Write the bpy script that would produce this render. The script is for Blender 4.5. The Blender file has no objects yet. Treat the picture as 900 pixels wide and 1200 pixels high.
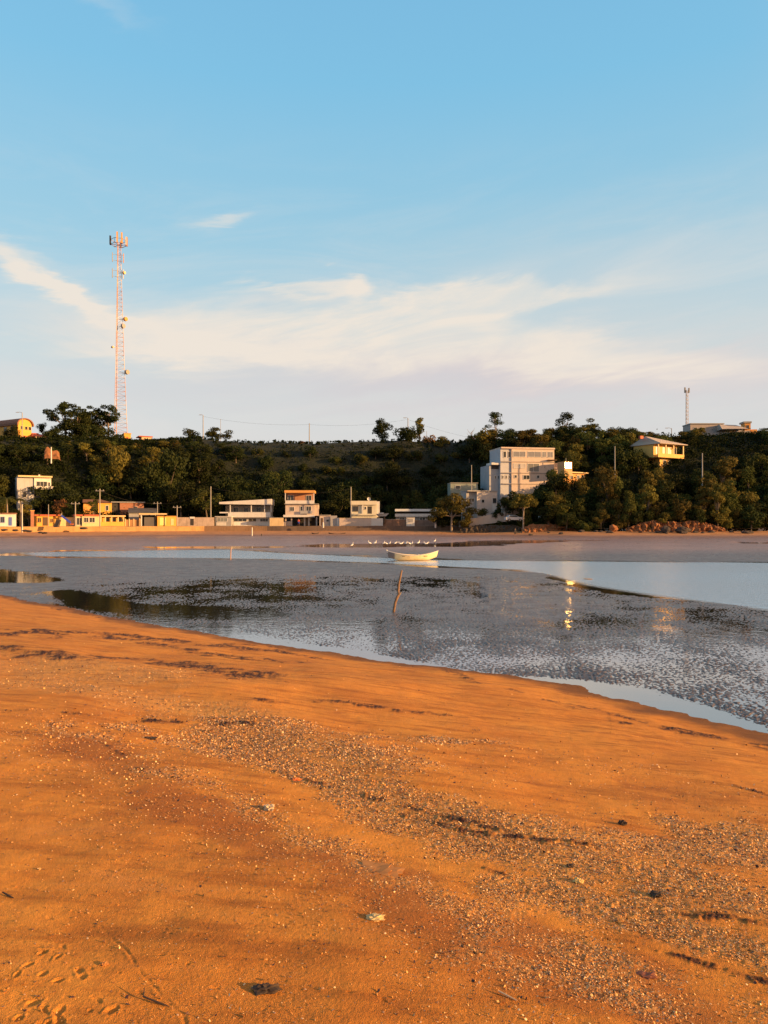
import bpy, bmesh, math, random
import numpy as np
from mathutils import Vector, Matrix, noise as mnoise
random.seed(7); RNG = np.random.default_rng(7)
R = math.radians
scene = bpy.context.scene
col = scene.collection

# ---------------------------------------------------------------- camera, world, sun, exposure
CAMZ, F, CX, HY = 3.5, 867.0, 450.0, 611.0       # eye height, focal length in photo pixels, centre, horizon row
cam_d = bpy.data.cameras.new('camera'); cam = bpy.data.objects.new('camera', cam_d); col.objects.link(cam)
cam.location = (0, 0, CAMZ); cam.rotation_euler = (R(90), 0, 0)
cam_d.sensor_fit = 'VERTICAL'; cam_d.sensor_height = 36; cam_d.lens = 36*F/1200
cam_d.shift_y = (HY-600)/1200
cam_d.clip_start = .1; cam_d.clip_end = 6000
scene.camera = cam

SUN_AZ, SUN_EL = R(108), R(9.5)
scene.view_settings.view_transform = 'Standard'; scene.view_settings.look = 'None'
scene.view_settings.gamma = 1; scene.view_settings.use_curve_mapping = False
scene.view_settings.exposure = 1.05
S = Vector((math.sin(SUN_AZ)*math.cos(SUN_EL), math.cos(SUN_AZ)*math.cos(SUN_EL), math.sin(SUN_EL)))
sun_d = bpy.data.lights.new('sun', 'SUN'); sun_d.energy = 5.0; sun_d.angle = R(.6); sun_d.color = (1, .56, .22)
sun = bpy.data.objects.new('sun', sun_d); col.objects.link(sun)
sun.location = S*300; sun.rotation_euler = (-S).to_track_quat('-Z', 'Y').to_euler()

class NT:
    """small helper to write node graphs"""
    def __init__(s, tree): s.t = tree; s.n = tree.nodes; s.l = tree.links
    def new(s, typ, **kw):
        n = s.n.new(typ)
        for k, v in kw.items(): setattr(n, k, v)
        return n
    def put(s, sock, v):
        if isinstance(v, bpy.types.NodeSocket): s.l.new(v, sock)
        elif v is not None: sock.default_value = v
    def m(s, op, a, b=None, c=None, clamp=False):
        n = s.new('ShaderNodeMath', operation=op); n.use_clamp = clamp
        for i, v in enumerate((a, b, c)):
            if v is not None: s.put(n.inputs[i], v)
        return n.outputs[0]
    def mix(s, f, a, b, mode='MIX'):
        n = s.new('ShaderNodeMix', data_type='RGBA', blend_type=mode)
        s.put(n.inputs[0], f)
        for i, v in ((6, a), (7, b)):
            if isinstance(v, (tuple, list)) and len(v) == 3: v = (*v, 1)
            s.put(n.inputs[i], v)
        return n.outputs[2]
    def ss(s, v, a, b, lo=0., hi=1.):
        n = s.new('ShaderNodeMapRange', interpolation_type='SMOOTHSTEP')
        for i, x in enumerate((v, a, b, lo, hi)): s.put(n.inputs[i], x)
        return n.outputs[0]
    def noise(s, vec, scale, detail=4, rough=.55, dist=0., dims='3D'):
        n = s.new('ShaderNodeTexNoise', noise_dimensions=dims)
        if vec is not None: s.l.new(vec, n.inputs['Vector'])
        n.inputs['Scale'].default_value = scale; n.inputs['Detail'].default_value = detail
        n.inputs['Roughness'].default_value = rough; n.inputs['Distortion'].default_value = dist
        return n.outputs[0]

world = bpy.data.worlds.new('World'); scene.world = world; world.use_nodes = True
w = NT(world.node_tree); w.n.clear()
sky = w.new('ShaderNodeTexSky'); sky.sky_type = 'NISHITA'; sky.sun_disc = False
sky.sun_elevation = SUN_EL; sky.sun_rotation = SUN_AZ; sky.air_density = 1.0; sky.dust_density = .6; sky.ozone_density = 1.6
tc = w.new('ShaderNodeTexCoord'); gen = tc.outputs['Generated']
sep = w.new('ShaderNodeSeparateXYZ'); w.l.new(gen, sep.inputs[0]); dx, dy, dz = sep.outputs
az = w.m('ARCTAN2', dx, dy); el = w.m('ARCSINE', dz)
# domain warp so that cloud outlines are ragged
cmb = w.new('ShaderNodeCombineXYZ'); w.put(cmb.inputs[0], w.m('MULTIPLY', az, .8)); w.put(cmb.inputs[1], w.m('MULTIPLY', w.m('SUBTRACT', el, w.m('MULTIPLY', az, .10)), 3.6))
n1 = w.noise(cmb.outputs[0], 5.0, 5, .6, .4); 
off = w.new('ShaderNodeVectorMath', operation='ADD'); w.l.new(cmb.outputs[0], off.inputs[0]); off.inputs[1].default_value = (7.3, 2.1, 4)
n2 = w.noise(off.outputs[0], 6.0, 5, .6, .6)
n3 = w.noise(off.outputs[0], 13.0, 5, .55, .8)
waz = w.m('ADD', az, w.m('MULTIPLY', w.m('SUBTRACT', n1, .5), .22))
wel = w.m('ADD', el, w.m('ADD', w.m('MULTIPLY', w.m('SUBTRACT', n2, .5), .07), w.m('MULTIPLY', w.m('SUBTRACT', n3, .5), .03)))
def ell(px, py, rx, ry, rot, amp, soft=.0):
    a0 = math.atan((px-CX)/F); e0 = math.atan((HY-py)/F*math.cos(a0)); rx /= F; ry /= F
    c, s_ = math.cos(rot), math.sin(rot)
    u = w.m('SUBTRACT', waz, a0); v = w.m('SUBTRACT', wel, e0)
    p = w.m('DIVIDE', w.m('ADD', w.m('MULTIPLY', u, c), w.m('MULTIPLY', v, s_)), rx)
    q = w.m('DIVIDE', w.m('SUBTRACT', w.m('MULTIPLY', v, c), w.m('MULTIPLY', u, s_)), ry)
    r2 = w.m('ADD', w.m('MULTIPLY', p, p), w.m('MULTIPLY', q, q))
    return w.m('MULTIPLY', w.m('EXPONENT', w.m('MULTIPLY', r2, -1.0)), amp)
def total(lst):
    a = lst[0]
    for b in lst[1:]: a = w.m('ADD', a, b)
    return a
warm = total([ell(560, 350, 170, 15, R(2), .95), ell(475, 378, 100, 30, R(14), .85), ell(350, 395, 170, 30, R(4), .62), ell(60, 335, 110, 12, R(-26), .95),
              ell(220, 400, 230, 32, R(-4), .62), ell(570, 412, 250, 34, R(-8), .75), ell(150, 415, 120, 14, R(0), .3), ell(255, 250, 60, 9, R(12), .55),
              ell(40, 295, 50, 10, R(-15), .4), ell(350, 335, 70, 8, R(4), .65), ell(388, 328, 16, 16, R(60), .5), ell(740, 420, 160, 24, R(-5), .6), ell(110, 5, 90, 14, R(-8), .3)])
veil = total([ell(760, 300, 330, 50, R(3), .55), ell(450, 465, 700, 60, 0, .85), ell(850, 400, 260, 60, R(-6), .5)])
grey = total([ell(480, 425, 320, 22, R(-3), .75), ell(760, 440, 220, 30, R(-2), .7), ell(430, 455, 300, 24, 0, .5), ell(330, 350, 60, 12, R(20), .2)])
tex = w.ss(n3, .2, .8, .78, 1.08)
n4 = w.noise(off.outputs[0], 3.4, 6, .66, 1.6)
warm = w.m('MULTIPLY', w.m('MULTIPLY', w.ss(warm, .08, 1.0), tex), w.ss(n4, .30, .62, .62, 1.12), clamp=True)
fine_veil = w.m('MULTIPLY', w.ss(n4, .40, .75), w.m('MULTIPLY', w.ss(el, R(30), R(12)), .30))
# hazy horizon
skyc = w.mix(1.0, sky.outputs[0], (1.0, 1.0, 1.0), 'MULTIPLY')
t_el = w.m('DIVIDE', el, R(90))
lum = w.new('ShaderNodeRGBToBW'); w.l.new(sky.outputs[0], lum.inputs[0])
ramp = w.new('ShaderNodeValToRGB'); w.l.new(t_el, ramp.inputs[0]); cr = ramp.color_ramp
K = 1.0
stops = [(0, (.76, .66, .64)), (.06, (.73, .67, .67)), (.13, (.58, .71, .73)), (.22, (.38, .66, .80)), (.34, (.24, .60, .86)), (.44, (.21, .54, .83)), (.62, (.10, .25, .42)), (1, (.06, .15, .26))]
cr.elements[0].position = 0; cr.elements[0].color = (*stops[0][1], 1); cr.elements[1].position = 1; cr.elements[1].color = (*stops[-1][1], 1)
for p, c in stops[1:-1]:
    e = cr.elements.new(p); e.color = (*c, 1)
SKYSTR = .1; EXPK = 1/(2**1.05)/SKYSTR
tint = w.mix(1.0, ramp.outputs[0], (EXPK, EXPK, EXPK), 'MULTIPLY')
base = w.mix(.80, skyc, tint)                      # the Nishita sky with thin high haze over it
c1 = w.mix(w.m('MULTIPLY', veil, .55, clamp=True), base, (.76*EXPK, .71*EXPK, .68*EXPK))
c1 = w.mix(fine_veil, c1, (.80*EXPK, .76*EXPK, .72*EXPK))
c2 = w.mix(w.m('MULTIPLY', grey, .62, clamp=True), c1, (.66*EXPK, .58*EXPK, .62*EXPK))
c3 = w.mix(w.m('MULTIPLY', warm, .92, clamp=True), c2, (.88*EXPK, .79*EXPK, .69*EXPK))
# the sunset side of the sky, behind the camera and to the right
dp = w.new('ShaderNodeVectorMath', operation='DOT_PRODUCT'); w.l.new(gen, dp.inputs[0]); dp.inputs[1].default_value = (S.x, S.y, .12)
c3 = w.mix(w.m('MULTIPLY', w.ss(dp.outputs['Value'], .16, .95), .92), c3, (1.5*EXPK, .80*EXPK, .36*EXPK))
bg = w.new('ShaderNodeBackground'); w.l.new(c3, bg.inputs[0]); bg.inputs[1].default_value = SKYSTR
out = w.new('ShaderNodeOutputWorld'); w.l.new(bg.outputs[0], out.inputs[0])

# ---------------------------------------------------------------- helpers
def WX(px, d): return (px-CX)/F*d
def WZ(py, d): return CAMZ+(HY-py)/F*d
def put(o, kind=None, label=None, cat=None, group=None):
    if kind: o['kind'] = kind
    if label: o['label'] = label
    if cat: o['category'] = cat
    if group: o['group'] = group
    return o
def empty(name, label, cat, loc=(0, 0, 0), rz=0, group=None):
    o = bpy.data.objects.new(name, None); col.objects.link(o); o.empty_display_size = .3
    o.location = loc; o.rotation_euler = (0, 0, rz)
    return put(o, None, label, cat, group)
class MB:
    """collects shapes and links them as ONE mesh object"""
    def __init__(s): s.v = []; s.f = []
    def add(s, vs, fs):
        k = len(s.v); s.v += [tuple(v) for v in vs]; s.f += [tuple(i+k for i in f) for f in fs]; return s
    def box(s, x0, x1, y0, y1, z0, z1):
        return s.add([(x0, y0, z0), (x1, y0, z0), (x1, y1, z0), (x0, y1, z0), (x0, y0, z1), (x1, y0, z1), (x1, y1, z1), (x0, y1, z1)],
              [(0, 3, 2, 1), (4, 5, 6, 7), (0, 1, 5, 4), (1, 2, 6, 5), (2, 3, 7, 6), (3, 0, 4, 7)])
    def hexa(s, bot, top):
        return s.add(list(bot)+list(top), [(0, 3, 2, 1), (4, 5, 6, 7), (0, 1, 5, 4), (1, 2, 6, 5), (2, 3, 7, 6), (3, 0, 4, 7)])
    def tube(s, pts, rad, n=8, caps=True):
        pts = [Vector(p) for p in pts]; rad = rad if isinstance(rad, (list, tuple)) else [rad]*len(pts)
        vs = []; fs = []; ref = None
        for i, p in enumerate(pts):
            t = (pts[min(i+1, len(pts)-1)]-pts[max(i-1, 0)]).normalized()
            if ref is None: ref = Vector((1, 0, 0)) if abs(t.x) < .8 else Vector((0, 1, 0))
            a = t.cross(ref).normalized(); b = t.cross(a).normalized(); ref = -b if False else ref
            for k in range(n):
                an = 2*math.pi*k/n; vs.append(p+(a*math.cos(an)+b*math.sin(an))*rad[i])
        for i in range(len(pts)-1):
            for k in range(n):
                k2 = (k+1) % n; fs.append((i*n+k, i*n+k2, (i+1)*n+k2, (i+1)*n+k))
        if caps: fs.append(tuple(range(n))[::-1]); fs.append(tuple((len(pts)-1)*n+k for k in range(n)))
        return s.add(vs, fs)
    def blob(s, c, r, sub=2, amp=.15, fr=1.2, sq=(1, 1, 1), seed=0):
        bm = bmesh.new(); bmesh.ops.create_icosphere(bm, subdivisions=sub, radius=1)
        vs = []
        for v in bm.verts:
            k = 1+amp*mnoise.fractal(v.co*fr+Vector((seed*3.1, seed*1.7, seed)), 1, 2, 3)*2
            vs.append((c[0]+v.co.x*k*r*sq[0], c[1]+v.co.y*k*r*sq[1], c[2]+v.co.z*k*r*sq[2]))
        fs = [tuple(v.index for v in f.verts) for f in bm.faces]; bm.free()
        return s.add(vs, fs)
    def build(s, name, mat, parent=None, smooth=False):
        me = bpy.data.meshes.new(name); me.from_pydata(s.v, [], s.f); me.materials.append(mat); me.validate()
        if smooth: me.polygons.foreach_set('use_smooth', [True]*len(me.polygons))
        me.update()
        o = bpy.data.objects.new(name, me); col.objects.link(o)
        if parent: o.parent = parent
        return o
def np_mesh(name, V, Fq, mat, smooth=True, attrs=None, parent=None):
    me = bpy.data.meshes.new(name); V = np.asarray(V, np.float32); Fq = np.asarray(Fq, np.int32); k = Fq.shape[1]
    me.vertices.add(len(V)); me.vertices.foreach_set('co', V.ravel())
    me.loops.add(Fq.size); me.loops.foreach_set('vertex_index', Fq.ravel())
    me.polygons.add(len(Fq)); me.polygons.foreach_set('loop_start', np.arange(0, Fq.size, k, dtype=np.int32))
    me.polygons.foreach_set('loop_total', np.full(len(Fq), k, np.int32))
    if smooth: me.polygons.foreach_set('use_smooth', np.ones(len(Fq), bool))
    me.materials.append(mat); me.update(calc_edges=True)
    for n, a in (attrs or {}).items():
        at = me.attributes.new(n, 'FLOAT', 'POINT'); at.data.foreach_set('value', np.asarray(a, np.float32).ravel())
    o = bpy.data.objects.new(name, me); col.objects.link(o)
    if parent: o.parent = parent
    return o
def grid_faces(nr, nc):
    i, j = np.meshgrid(np.arange(nr-1), np.arange(nc-1), indexing='ij'); a = (i*nc+j).ravel()
    return np.stack([a, a+1, a+nc+1, a+nc], 1)
def dup(o, loc, rz=0, sc=1, label=None, group=None):
    r = o.copy(); col.objects.link(r); r.location = loc; r.rotation_euler = (0, 0, rz)
    r.scale = (sc, sc, sc) if not isinstance(sc, (tuple, list)) else sc
    if label: r['label'] = label
    if group: r['group'] = group
    for ch in o.children:
        c = ch.copy(); col.objects.link(c); c.parent = r
        for g in ch.children:
            d = g.copy(); col.objects.link(d); d.parent = c
    return r
# ---- numpy noise
def _h(ix, iy, seed):
    h = (ix.astype(np.int64)*374761393+iy.astype(np.int64)*668265263+seed*974634777) & 0xffffffff
    h = ((h ^ (h >> 13))*1274126177) & 0xffffffff
    return ((h ^ (h >> 16)) & 0xffff)/65535.*2*np.pi
def perlin(x, y, seed=0):
    ix = np.floor(x); iy = np.floor(y); fx = x-ix; fy = y-iy
    u = fx*fx*fx*(fx*(fx*6-15)+10); v = fy*fy*fy*(fy*(fy*6-15)+10)
    def g(a, b):
        t = _h(ix+a, iy+b, seed); return np.cos(t)*(fx-a)+np.sin(t)*(fy-b)
    return ((g(0, 0)*(1-u)+g(1, 0)*u)*(1-v)+(g(0, 1)*(1-u)+g(1, 1)*u)*v)*1.5
def fbm(x, y, seed=0, o=4, gain=.5):
    s = 0; a = 1
    for k in range(o): s = s+a*perlin(x*2**k+k*17.3, y*2**k-k*9.1, seed+k); a *= gain
    return s
def sstep(x, a, b):
    t = np.clip((x-a)/(b-a), 0, 1); return t*t*(3-2*t)
def seg_dist(x, y, pts):
    d = np.full(np.shape(x), 1e9); side = np.zeros(np.shape(x))
    for (x0, y0), (x1, y1) in zip(pts[:-1], pts[1:]):
        ex, ey = x1-x0, y1-y0; L = ex*ex+ey*ey
        t = np.clip(((x-x0)*ex+(y-y0)*ey)/L, 0, 1)
        dd = np.hypot(x-x0-t*ex, y-y0-t*ey); sgn = np.sign(ex*(y-y0)-ey*(x-x0))
        better = dd < d-1e-9; d = np.where(better, dd, d); side = np.where(better, sgn, side)
    return d, side
def in_poly(x, y, P):
    c = np.zeros(np.shape(x), bool); n = len(P)
    for i in range(n):
        x0, y0 = P[i]; x1, y1 = P[i-1]
        if y0 == y1: continue
        c ^= ((y0 > y) != (y1 > y)) & (x < (x1-x0)*(y-y0)/(y1-y0)+x0)
    return c

# ---------------------------------------------------------------- materials
def mat(name):
    m = bpy.data.materials.new(name); m.use_nodes = True; m.node_tree.nodes.clear()
    t = NT(m.node_tree); b = t.new('ShaderNodeBsdfPrincipled'); o = t.new('ShaderNodeOutputMaterial'); t.l.new(b.outputs[0], o.inputs[0])
    return m, t, b
def bump(t, b, h, strength, dist):
    n = t.new('ShaderNodeBump'); n.inputs['Strength'].default_value = strength; n.inputs['Distance'].default_value = dist
    t.l.new(h, n.inputs['Height']); t.l.new(n.outputs[0], b.inputs['Normal']); return n
_pc = {}
def paint(rgb, rough=.75, var=.22, scale=.8, metal=0):
    key = (rgb, rough, var, metal)
    if key in _pc: return _pc[key]
    m, t, b = mat('painted'); g = t.new('ShaderNodeTexCoord').outputs['Object']
    n = t.noise(g, scale, 6, .65); st = t.new('ShaderNodeMapping'); t.l.new(g, st.inputs[0]); st.inputs['Scale'].default_value = (3, 3, .35)
    n_ = t.noise(st.outputs[0], 1.3, 4, .6)
    f = t.m('MULTIPLY', t.m('ADD', t.ss(n, .35, .7), t.ss(n_, .45, .75)), var, clamp=True)
    dark = tuple(c*.45 for c in rgb)
    t.put(b.inputs['Base Color'], t.mix(f, rgb, dark)); b.inputs['Roughness'].default_value = rough; b.inputs['Metallic'].default_value = metal
    _pc[key] = m; return m
WHITE = (.60, .57, .54); CREAM = (.66, .60, .45)
m_glass, t, b = mat('window_glass'); b.inputs['Base Color'].default_value = (.03, .035, .04, 1); b.inputs['Roughness'].default_value = .12
m_glare_mirror, t, b = mat('gold_tinted_mirror'); b.inputs['Base Color'].default_value = (.9, .8, .5, 1); b.inputs['Metallic'].default_value = 1; b.inputs['Roughness'].default_value = .2  # mirror pane; the sunset's gold is put into its tint
m_dark = paint((.035, .03, .028), .8); m_wood = paint((.10, .06, .035), .85); m_conc = paint((.30, .28, .25), .85)
m_white = paint(WHITE); m_cream = paint((.64, .47, .25)); m_orange = paint((.62, .30, .08)); m_yellow = paint((.66, .34, .06)); m_red = paint((.42, .10, .05))
m_grey = paint((.32, .31, .31)); m_metal = paint((.34, .33, .32), .5, metal=.5)

def brick_mat():
    m, t, b = mat('bare_brick'); g = t.new('ShaderNodeTexCoord').outputs['Object']
    mp = t.new('ShaderNodeMapping'); t.l.new(g, mp.inputs[0]); mp.inputs['Rotation'].default_value = (R(90), 0, 0)
    br = t.new('ShaderNodeTexBrick'); t.l.new(mp.outputs[0], br.inputs[0]); br.inputs['Scale'].default_value = 2.2
    br.inputs['Color1'].default_value = (.36, .13, .06, 1); br.inputs['Color2'].default_value = (.28, .10, .05, 1); br.inputs['Mortar'].default_value = (.25, .2, .17, 1)
    t.l.new(br.outputs[0], b.inputs['Base Color']); b.inputs['Roughness'].default_value = .9; return m
m_brick = brick_mat()
def tile_mat(c1=(.26, .12, .07), c2=(.18, .08, .05)):
    m, t, b = mat('roof_tiles'); g = t.new('ShaderNodeTexCoord').outputs['Object']
    wv = t.new('ShaderNodeTexWave', bands_direction='X'); t.l.new(g, wv.inputs[0]); wv.inputs['Scale'].default_value = 1.6; wv.inputs['Distortion'].default_value = .5
    t.put(b.inputs['Base Color'], t.mix(wv.outputs[1], c1, c2)); b.inputs['Roughness'].default_value = .85
    bump(t, b, wv.outputs[1], .6, .06); return m
m_tile = tile_mat(); m_pale_tile = tile_mat((.50, .42, .36), (.38, .32, .28))

def leaf_mat(name, base, tip, trans=.25):
    m, t, b = mat(name)
    geo = t.new('ShaderNodeNewGeometry'); oi = t.new('ShaderNodeObjectInfo'); g = t.new('ShaderNodeTexCoord').outputs['Object']
    f = t.m('ADD', t.m('MULTIPLY', geo.outputs['Random Per Island'], .5), t.m('MULTIPLY', t.ss(t.noise(g, .55, 3), .35, .65), .5))
    c = t.mix(f, base, tip)
    hs = t.new('ShaderNodeHueSaturation'); t.l.new(c, hs.inputs['Color'])
    t.put(hs.inputs['Value'], t.m('ADD', t.m('MULTIPLY', oi.outputs['Random'], .7), .65)); t.put(hs.inputs['Hue'], t.m('ADD', t.m('MULTIPLY', oi.outputs['Random'], .035), .48))
    t.l.new(hs.outputs[0], b.inputs['Base Color']); b.inputs['Roughness'].default_value = .7; b.inputs['Specular IOR Level'].default_value = .08
    tr = t.new('ShaderNodeBsdfTranslucent'); t.l.new(hs.outputs[0], tr.inputs[0])
    mx = t.new('ShaderNodeMixShader'); mx.inputs[0].default_value = trans
    o = [n for n in t.n if n.type == 'OUTPUT_MATERIAL'][0]
    t.l.new(b.outputs[0], mx.inputs[1]); t.l.new(tr.outputs[0], mx.inputs[2]); t.l.new(mx.outputs[0], o.inputs[0])
    return m
m_leaf = leaf_mat('leaves_green', (.030, .044, .012), (.095, .098, .022))
m_leaf_dark = leaf_mat('leaves_dark', (.013, .022, .007), (.042, .050, .014))
m_leaf_olive = leaf_mat('leaves_olive', (.070, .066, .015), (.155, .125, .028))
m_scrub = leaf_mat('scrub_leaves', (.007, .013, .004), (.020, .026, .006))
m_leaf_dry = leaf_mat('leaves_rusty', (.14, .075, .03), (.22, .11, .045))
m_bark = paint((.12, .09, .065), .9); m_pale_bark = paint((.24, .19, .15), .9)

# ---------------------------------------------------------------- shapes of the ground
SHORE = [(-120, 88), (-60, 62), (-34, 48), (-18.7, 36), (-13.6, 30.7), (-10.4, 27.6), (-7.1, 24.5), (-4.4, 22.3), (-2.35, 20.5), (0, 18.7), (2.9, 16.8),
         (4.1, 15.7), (4.9, 14.2), (5.5, 13.1), (6.3, 12.1), (8.2, 10.2), (12, 7.0), (20, 1), (34, -9), (60, -25), (140, -60)]
def shore_s(x, y):                                  # metres inland from the near waterline
    d, sd = seg_dist(x, y, SHORE); return -d*sd
def px_line(pts, zfun=None):
    return [G(px, py) for px, py in pts]
def sand_base(x, y):
    s = shore_s(x, y)+.25*perlin(x*.35, y*.35, 41)+.10*perlin(x*1.3, y*1.3, 42)
    sp_ = np.maximum(s, 0); z = np.where(s < 0, .10*s, 2.6*np.tanh(.16*sp_/2.6)-.05*(1-np.exp(-sp_/.35)))
    z = z+.035*fbm(x*.22, y*.22, 5, 3)*sstep(s, 0, 4)
    z = z-.05*np.exp(-((s-9.2)/.8)**2)+.035*np.exp(-((s-8.0)/.7)**2)
    return np.maximum(z, -.6), s
CHAN = [(0, 648), (100, 645), (270, 643.5), (350, 648.5), (450, 653), (520, 656), (620, 657), (900, 659), (1200, 660), (1300, 760), (1100, 738), (900, 716),
        (760, 698), (680, 686), (640, 675), (600, 668), (520, 664), (450, 660.5), (300, 655.5), (150, 654), (40, 652.5)]
POOLS = [[(-300, 666), (0, 667), (25, 669), (52, 675), (56, 680), (36, 682), (0, 682), (-200, 688)],
         [(62, 694), (90, 692), (140, 701), (200, 709), (270, 715), (320, 721), (250, 725), (190, 722), (120, 713), (64, 700)],
         [(262, 743), (330, 749), (400, 759), (450, 770), (450, 785), (340, 775), (250, 755)],
         [(330, 757), (450, 770), (520, 784), (600, 791), (690, 796), (770, 808), (830, 827), (870, 845), (900, 855), (960, 900), (850, 900), (600, 840), (400, 790)],
         [(340, 641), (380, 637), (450, 636.5), (520, 636.5), (545, 633), (640, 632), (740, 633), (640, 636), (560, 640), (450, 641.5), (400, 641.5)],
         [(180, 640.5), (300, 640), (360, 641), (300, 642.5), (180, 642.3)],
         [(860, 634.5), (960, 635), (960, 638), (870, 637)]]
def flat(P): return [((px-CX)/F*(CAMZ*F/(py-HY)), CAMZ*F/(py-HY)) for px, py in P]
CHW = flat(CHAN); POW = [flat(p) for p in POOLS]
def poly_sd(x, y, P, k):                            # soft inside mask; k = softness in metres
    d, _ = seg_dist(x, y, P+[P[0]]); return np.where(in_poly(x, y, P), 1, -1)*d/k
def mud_height(x, y, fine=True):
    dist = np.hypot(x, y)
    z = .012+sstep(y, 92, 168)*.26+.012*fbm(x*.06, y*.06, 71, 3)
    wob = 1.0
    xx = x+1.2*fbm(x*.15, y*.15, 61, 3)*np.clip(dist/40, .3, 2); yy = y+.9*fbm(x*.12+9, y*.12, 62, 3)*np.clip(dist/40, .3, 2.5)
    m = sstep(poly_sd(xx, yy, CHW, np.clip(dist*.02, .3, 2)), -.8, 1.2); z = z*(1-m)-.09*m
    for i, P in enumerate(POW):
        k = np.clip(dist*.02, .3, 2); m = sstep(poly_sd(xx, yy, P, k), -.8, 1.0)
        dep = (-.05, -.035, -.03, -.034, -.06, -.05, -.05)[i]; z = z*(1-m)+dep*m
    near = 1-sstep(dist, 24, 46)
    c = fbm(x*12+.6*perlin(x*3, y*3, 3), y*9, 11, 4, .66); pat = fbm(x*.55, y*.40, 13, 3)
    amp = .010+.006*near+.006*sstep(pat, -.1, .5)
    z = z+.003-.007*sstep(dist, 60, 40)-.0085*near+.009*sstep(dist, 60, 40)*pat
    c2 = np.maximum(fbm(x*17, y*14, 17, 2), 0)
    z = z+(c*amp+c2*.014)*(1-.55*sstep(dist, 60, 100))
    return z
# polar sheet helper
def polar(dlist, alist):
    D, A = np.meshgrid(dlist, alist, indexing='ij'); return D*np.sin(A)/1.0, D*np.cos(A)

def G(px, py, it=40):                                # photo ray onto the sand, marched outward
    t = (px-CX)/F; k = (HY-py)/F; d = 2.0
    for _ in range(60):
        z = float(sand_base(np.array([t*d]), np.array([d]))[0][0]); dn = (z-CAMZ)/k
        if abs(dn-d) < 1e-3: break
        d = d+.7*(dn-d)
    return (t*d, d)

# --- near sand beach
ang = np.concatenate([np.linspace(-math.pi, R(-36), 60)[:-1], np.linspace(R(-36), R(36), 900), np.linspace(R(36), math.pi, 60)[1:]])
inv = np.linspace(1/1.7, 1/62, 860)
dl = np.concatenate([[.05, .5, 1.0, 1.4], 1/inv, np.linspace(66, 160, 30)])
X, Y = polar(dl, ang); Z, SI = sand_base(X, Y)
# stains of seaweed and shell: bands that follow the tide lines of the beach
def wrack_at(x, y, s):
    a = fbm(x*.5+y*.2, (y-x*.9)*.9, 23, 4, .6)
    n = fbm(x*1.6, y*1.6, 24, 4, .6)
    def line(pts, wd, st=1):
        d, _ = seg_dist(x, y, pts); return st*np.exp(-(d/wd)**2)
    m = 0
    for pts, wd, st in WR: m = np.maximum(m, line(pts, wd, st))
    fn = .72+.9*fbm(x*6+.4*n, y*7, 27, 4, .7)
    return np.clip(sstep(m*1.0+n*.75+a*.45, .45, 1.25)*sstep(m, .05, .5)*np.clip(fn, 0, 1.2)*1.15, 0, 1)
def GL(pts): return [G(*p) for p in pts]
WR = [(GL([(-60, 742), (60, 742), (150, 746), (220, 752), (300, 760)]), 1.0, 1.15), (GL([(0, 762), (90, 768), (180, 775), (260, 786), (300, 793)]), .8, 1.05),
      (GL([(160, 752), (260, 768), (330, 775)]), .55, 1.0), (GL([(310, 820), (400, 822), (470, 832), (540, 840)]), .18, .95), (GL([(290, 755), (330, 765), (400, 775)]), .3, .85),
      (GL([(430, 772), (520, 782), (560, 800)]), .25, .85), (GL([(640, 820), (700, 832), (760, 848), (830, 862), (910, 876)]), .22, 1.0), (GL([(760, 850), (900, 878), (960, 890)]), .12, 1.1),
      (GL([(590, 806), (660, 826), (740, 850)]), .2, .8), (GL([(860, 920), (905, 934), (960, 950)]), .08, 1.0), (GL([(250, 745), (300, 752), (340, 762)]), .3, 1.0), (GL([(20, 702), (60, 712), (120, 724)]), .3, .7), (GL([(0, 832), (90, 836), (200, 846), (290, 848)]), .12, .8), (GL([(330, 905), (400, 925), (470, 945), (560, 965), (640, 985)]), .07, .95), (GL([(560, 1015), (640, 1040), (740, 1065), (850, 1075), (960, 1095)]), .06, .8), (GL([(110, 862), (150, 890), (170, 905)]), .06, .7), (GL([(470, 955), (560, 978), (700, 990)]), .05, .9), (GL([(640, 1080), (760, 1110), (900, 1150)]), .04, .65)]
SHB = [(GL([(-80, 800), (60, 800), (140, 815), (230, 830), (330, 855), (420, 880)]), .75, .95), (GL([(300, 850), (400, 862), (500, 868), (620, 868)]), .35, .6),
       (GL([(250, 860), (330, 890), (420, 925), (520, 955), (640, 975), (760, 990), (900, 1010), (1000, 1030)]), .42, 1.05),
       (GL([(420, 940), (540, 980), (650, 1000), (760, 1020), (900, 1060)]), .40, 1.1), (GL([(820, 975), (900, 990), (980, 1010)]), .5, 1.0),
       (GL([(180, 900), (260, 925), (330, 960), (420, 1010), (520, 1060), (640, 1110), (780, 1150)]), .28, .62),
       (GL([(600, 1040), (700, 1060), (800, 1090), (900, 1120), (1000, 1150)]), .26, 1.1), (GL([(540, 1120), (650, 1140), (760, 1170), (900, 1190)]), .22, .7),
       (GL([(140, 850), (260, 880), (360, 910), (460, 950), (560, 985), (700, 1030), (860, 1080), (1000, 1120)]), .30, .75), (GL([(-80, 770), (40, 780), (150, 790)]), 1.3, 1.0), (GL([(60, 850), (140, 870), (200, 900), (250, 935)]), .35, .5), (GL([(500, 870), (700, 885), (900, 930)]), .3, .25)]
def shell_at(x, y):
    m = 0
    for pts, wd, st in SHB:
        d, _ = seg_dist(x, y, pts); m = np.maximum(m, st*np.exp(-(d/wd)**2))
    n = fbm(x*2.3, y*2.3, 33, 4, .6); n2 = fbm(x*.8, y*.8, 34, 3)
    return np.clip(sstep(m*1.05+n*.32+n2*.22, .28, 1.0), 0, 1)
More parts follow.
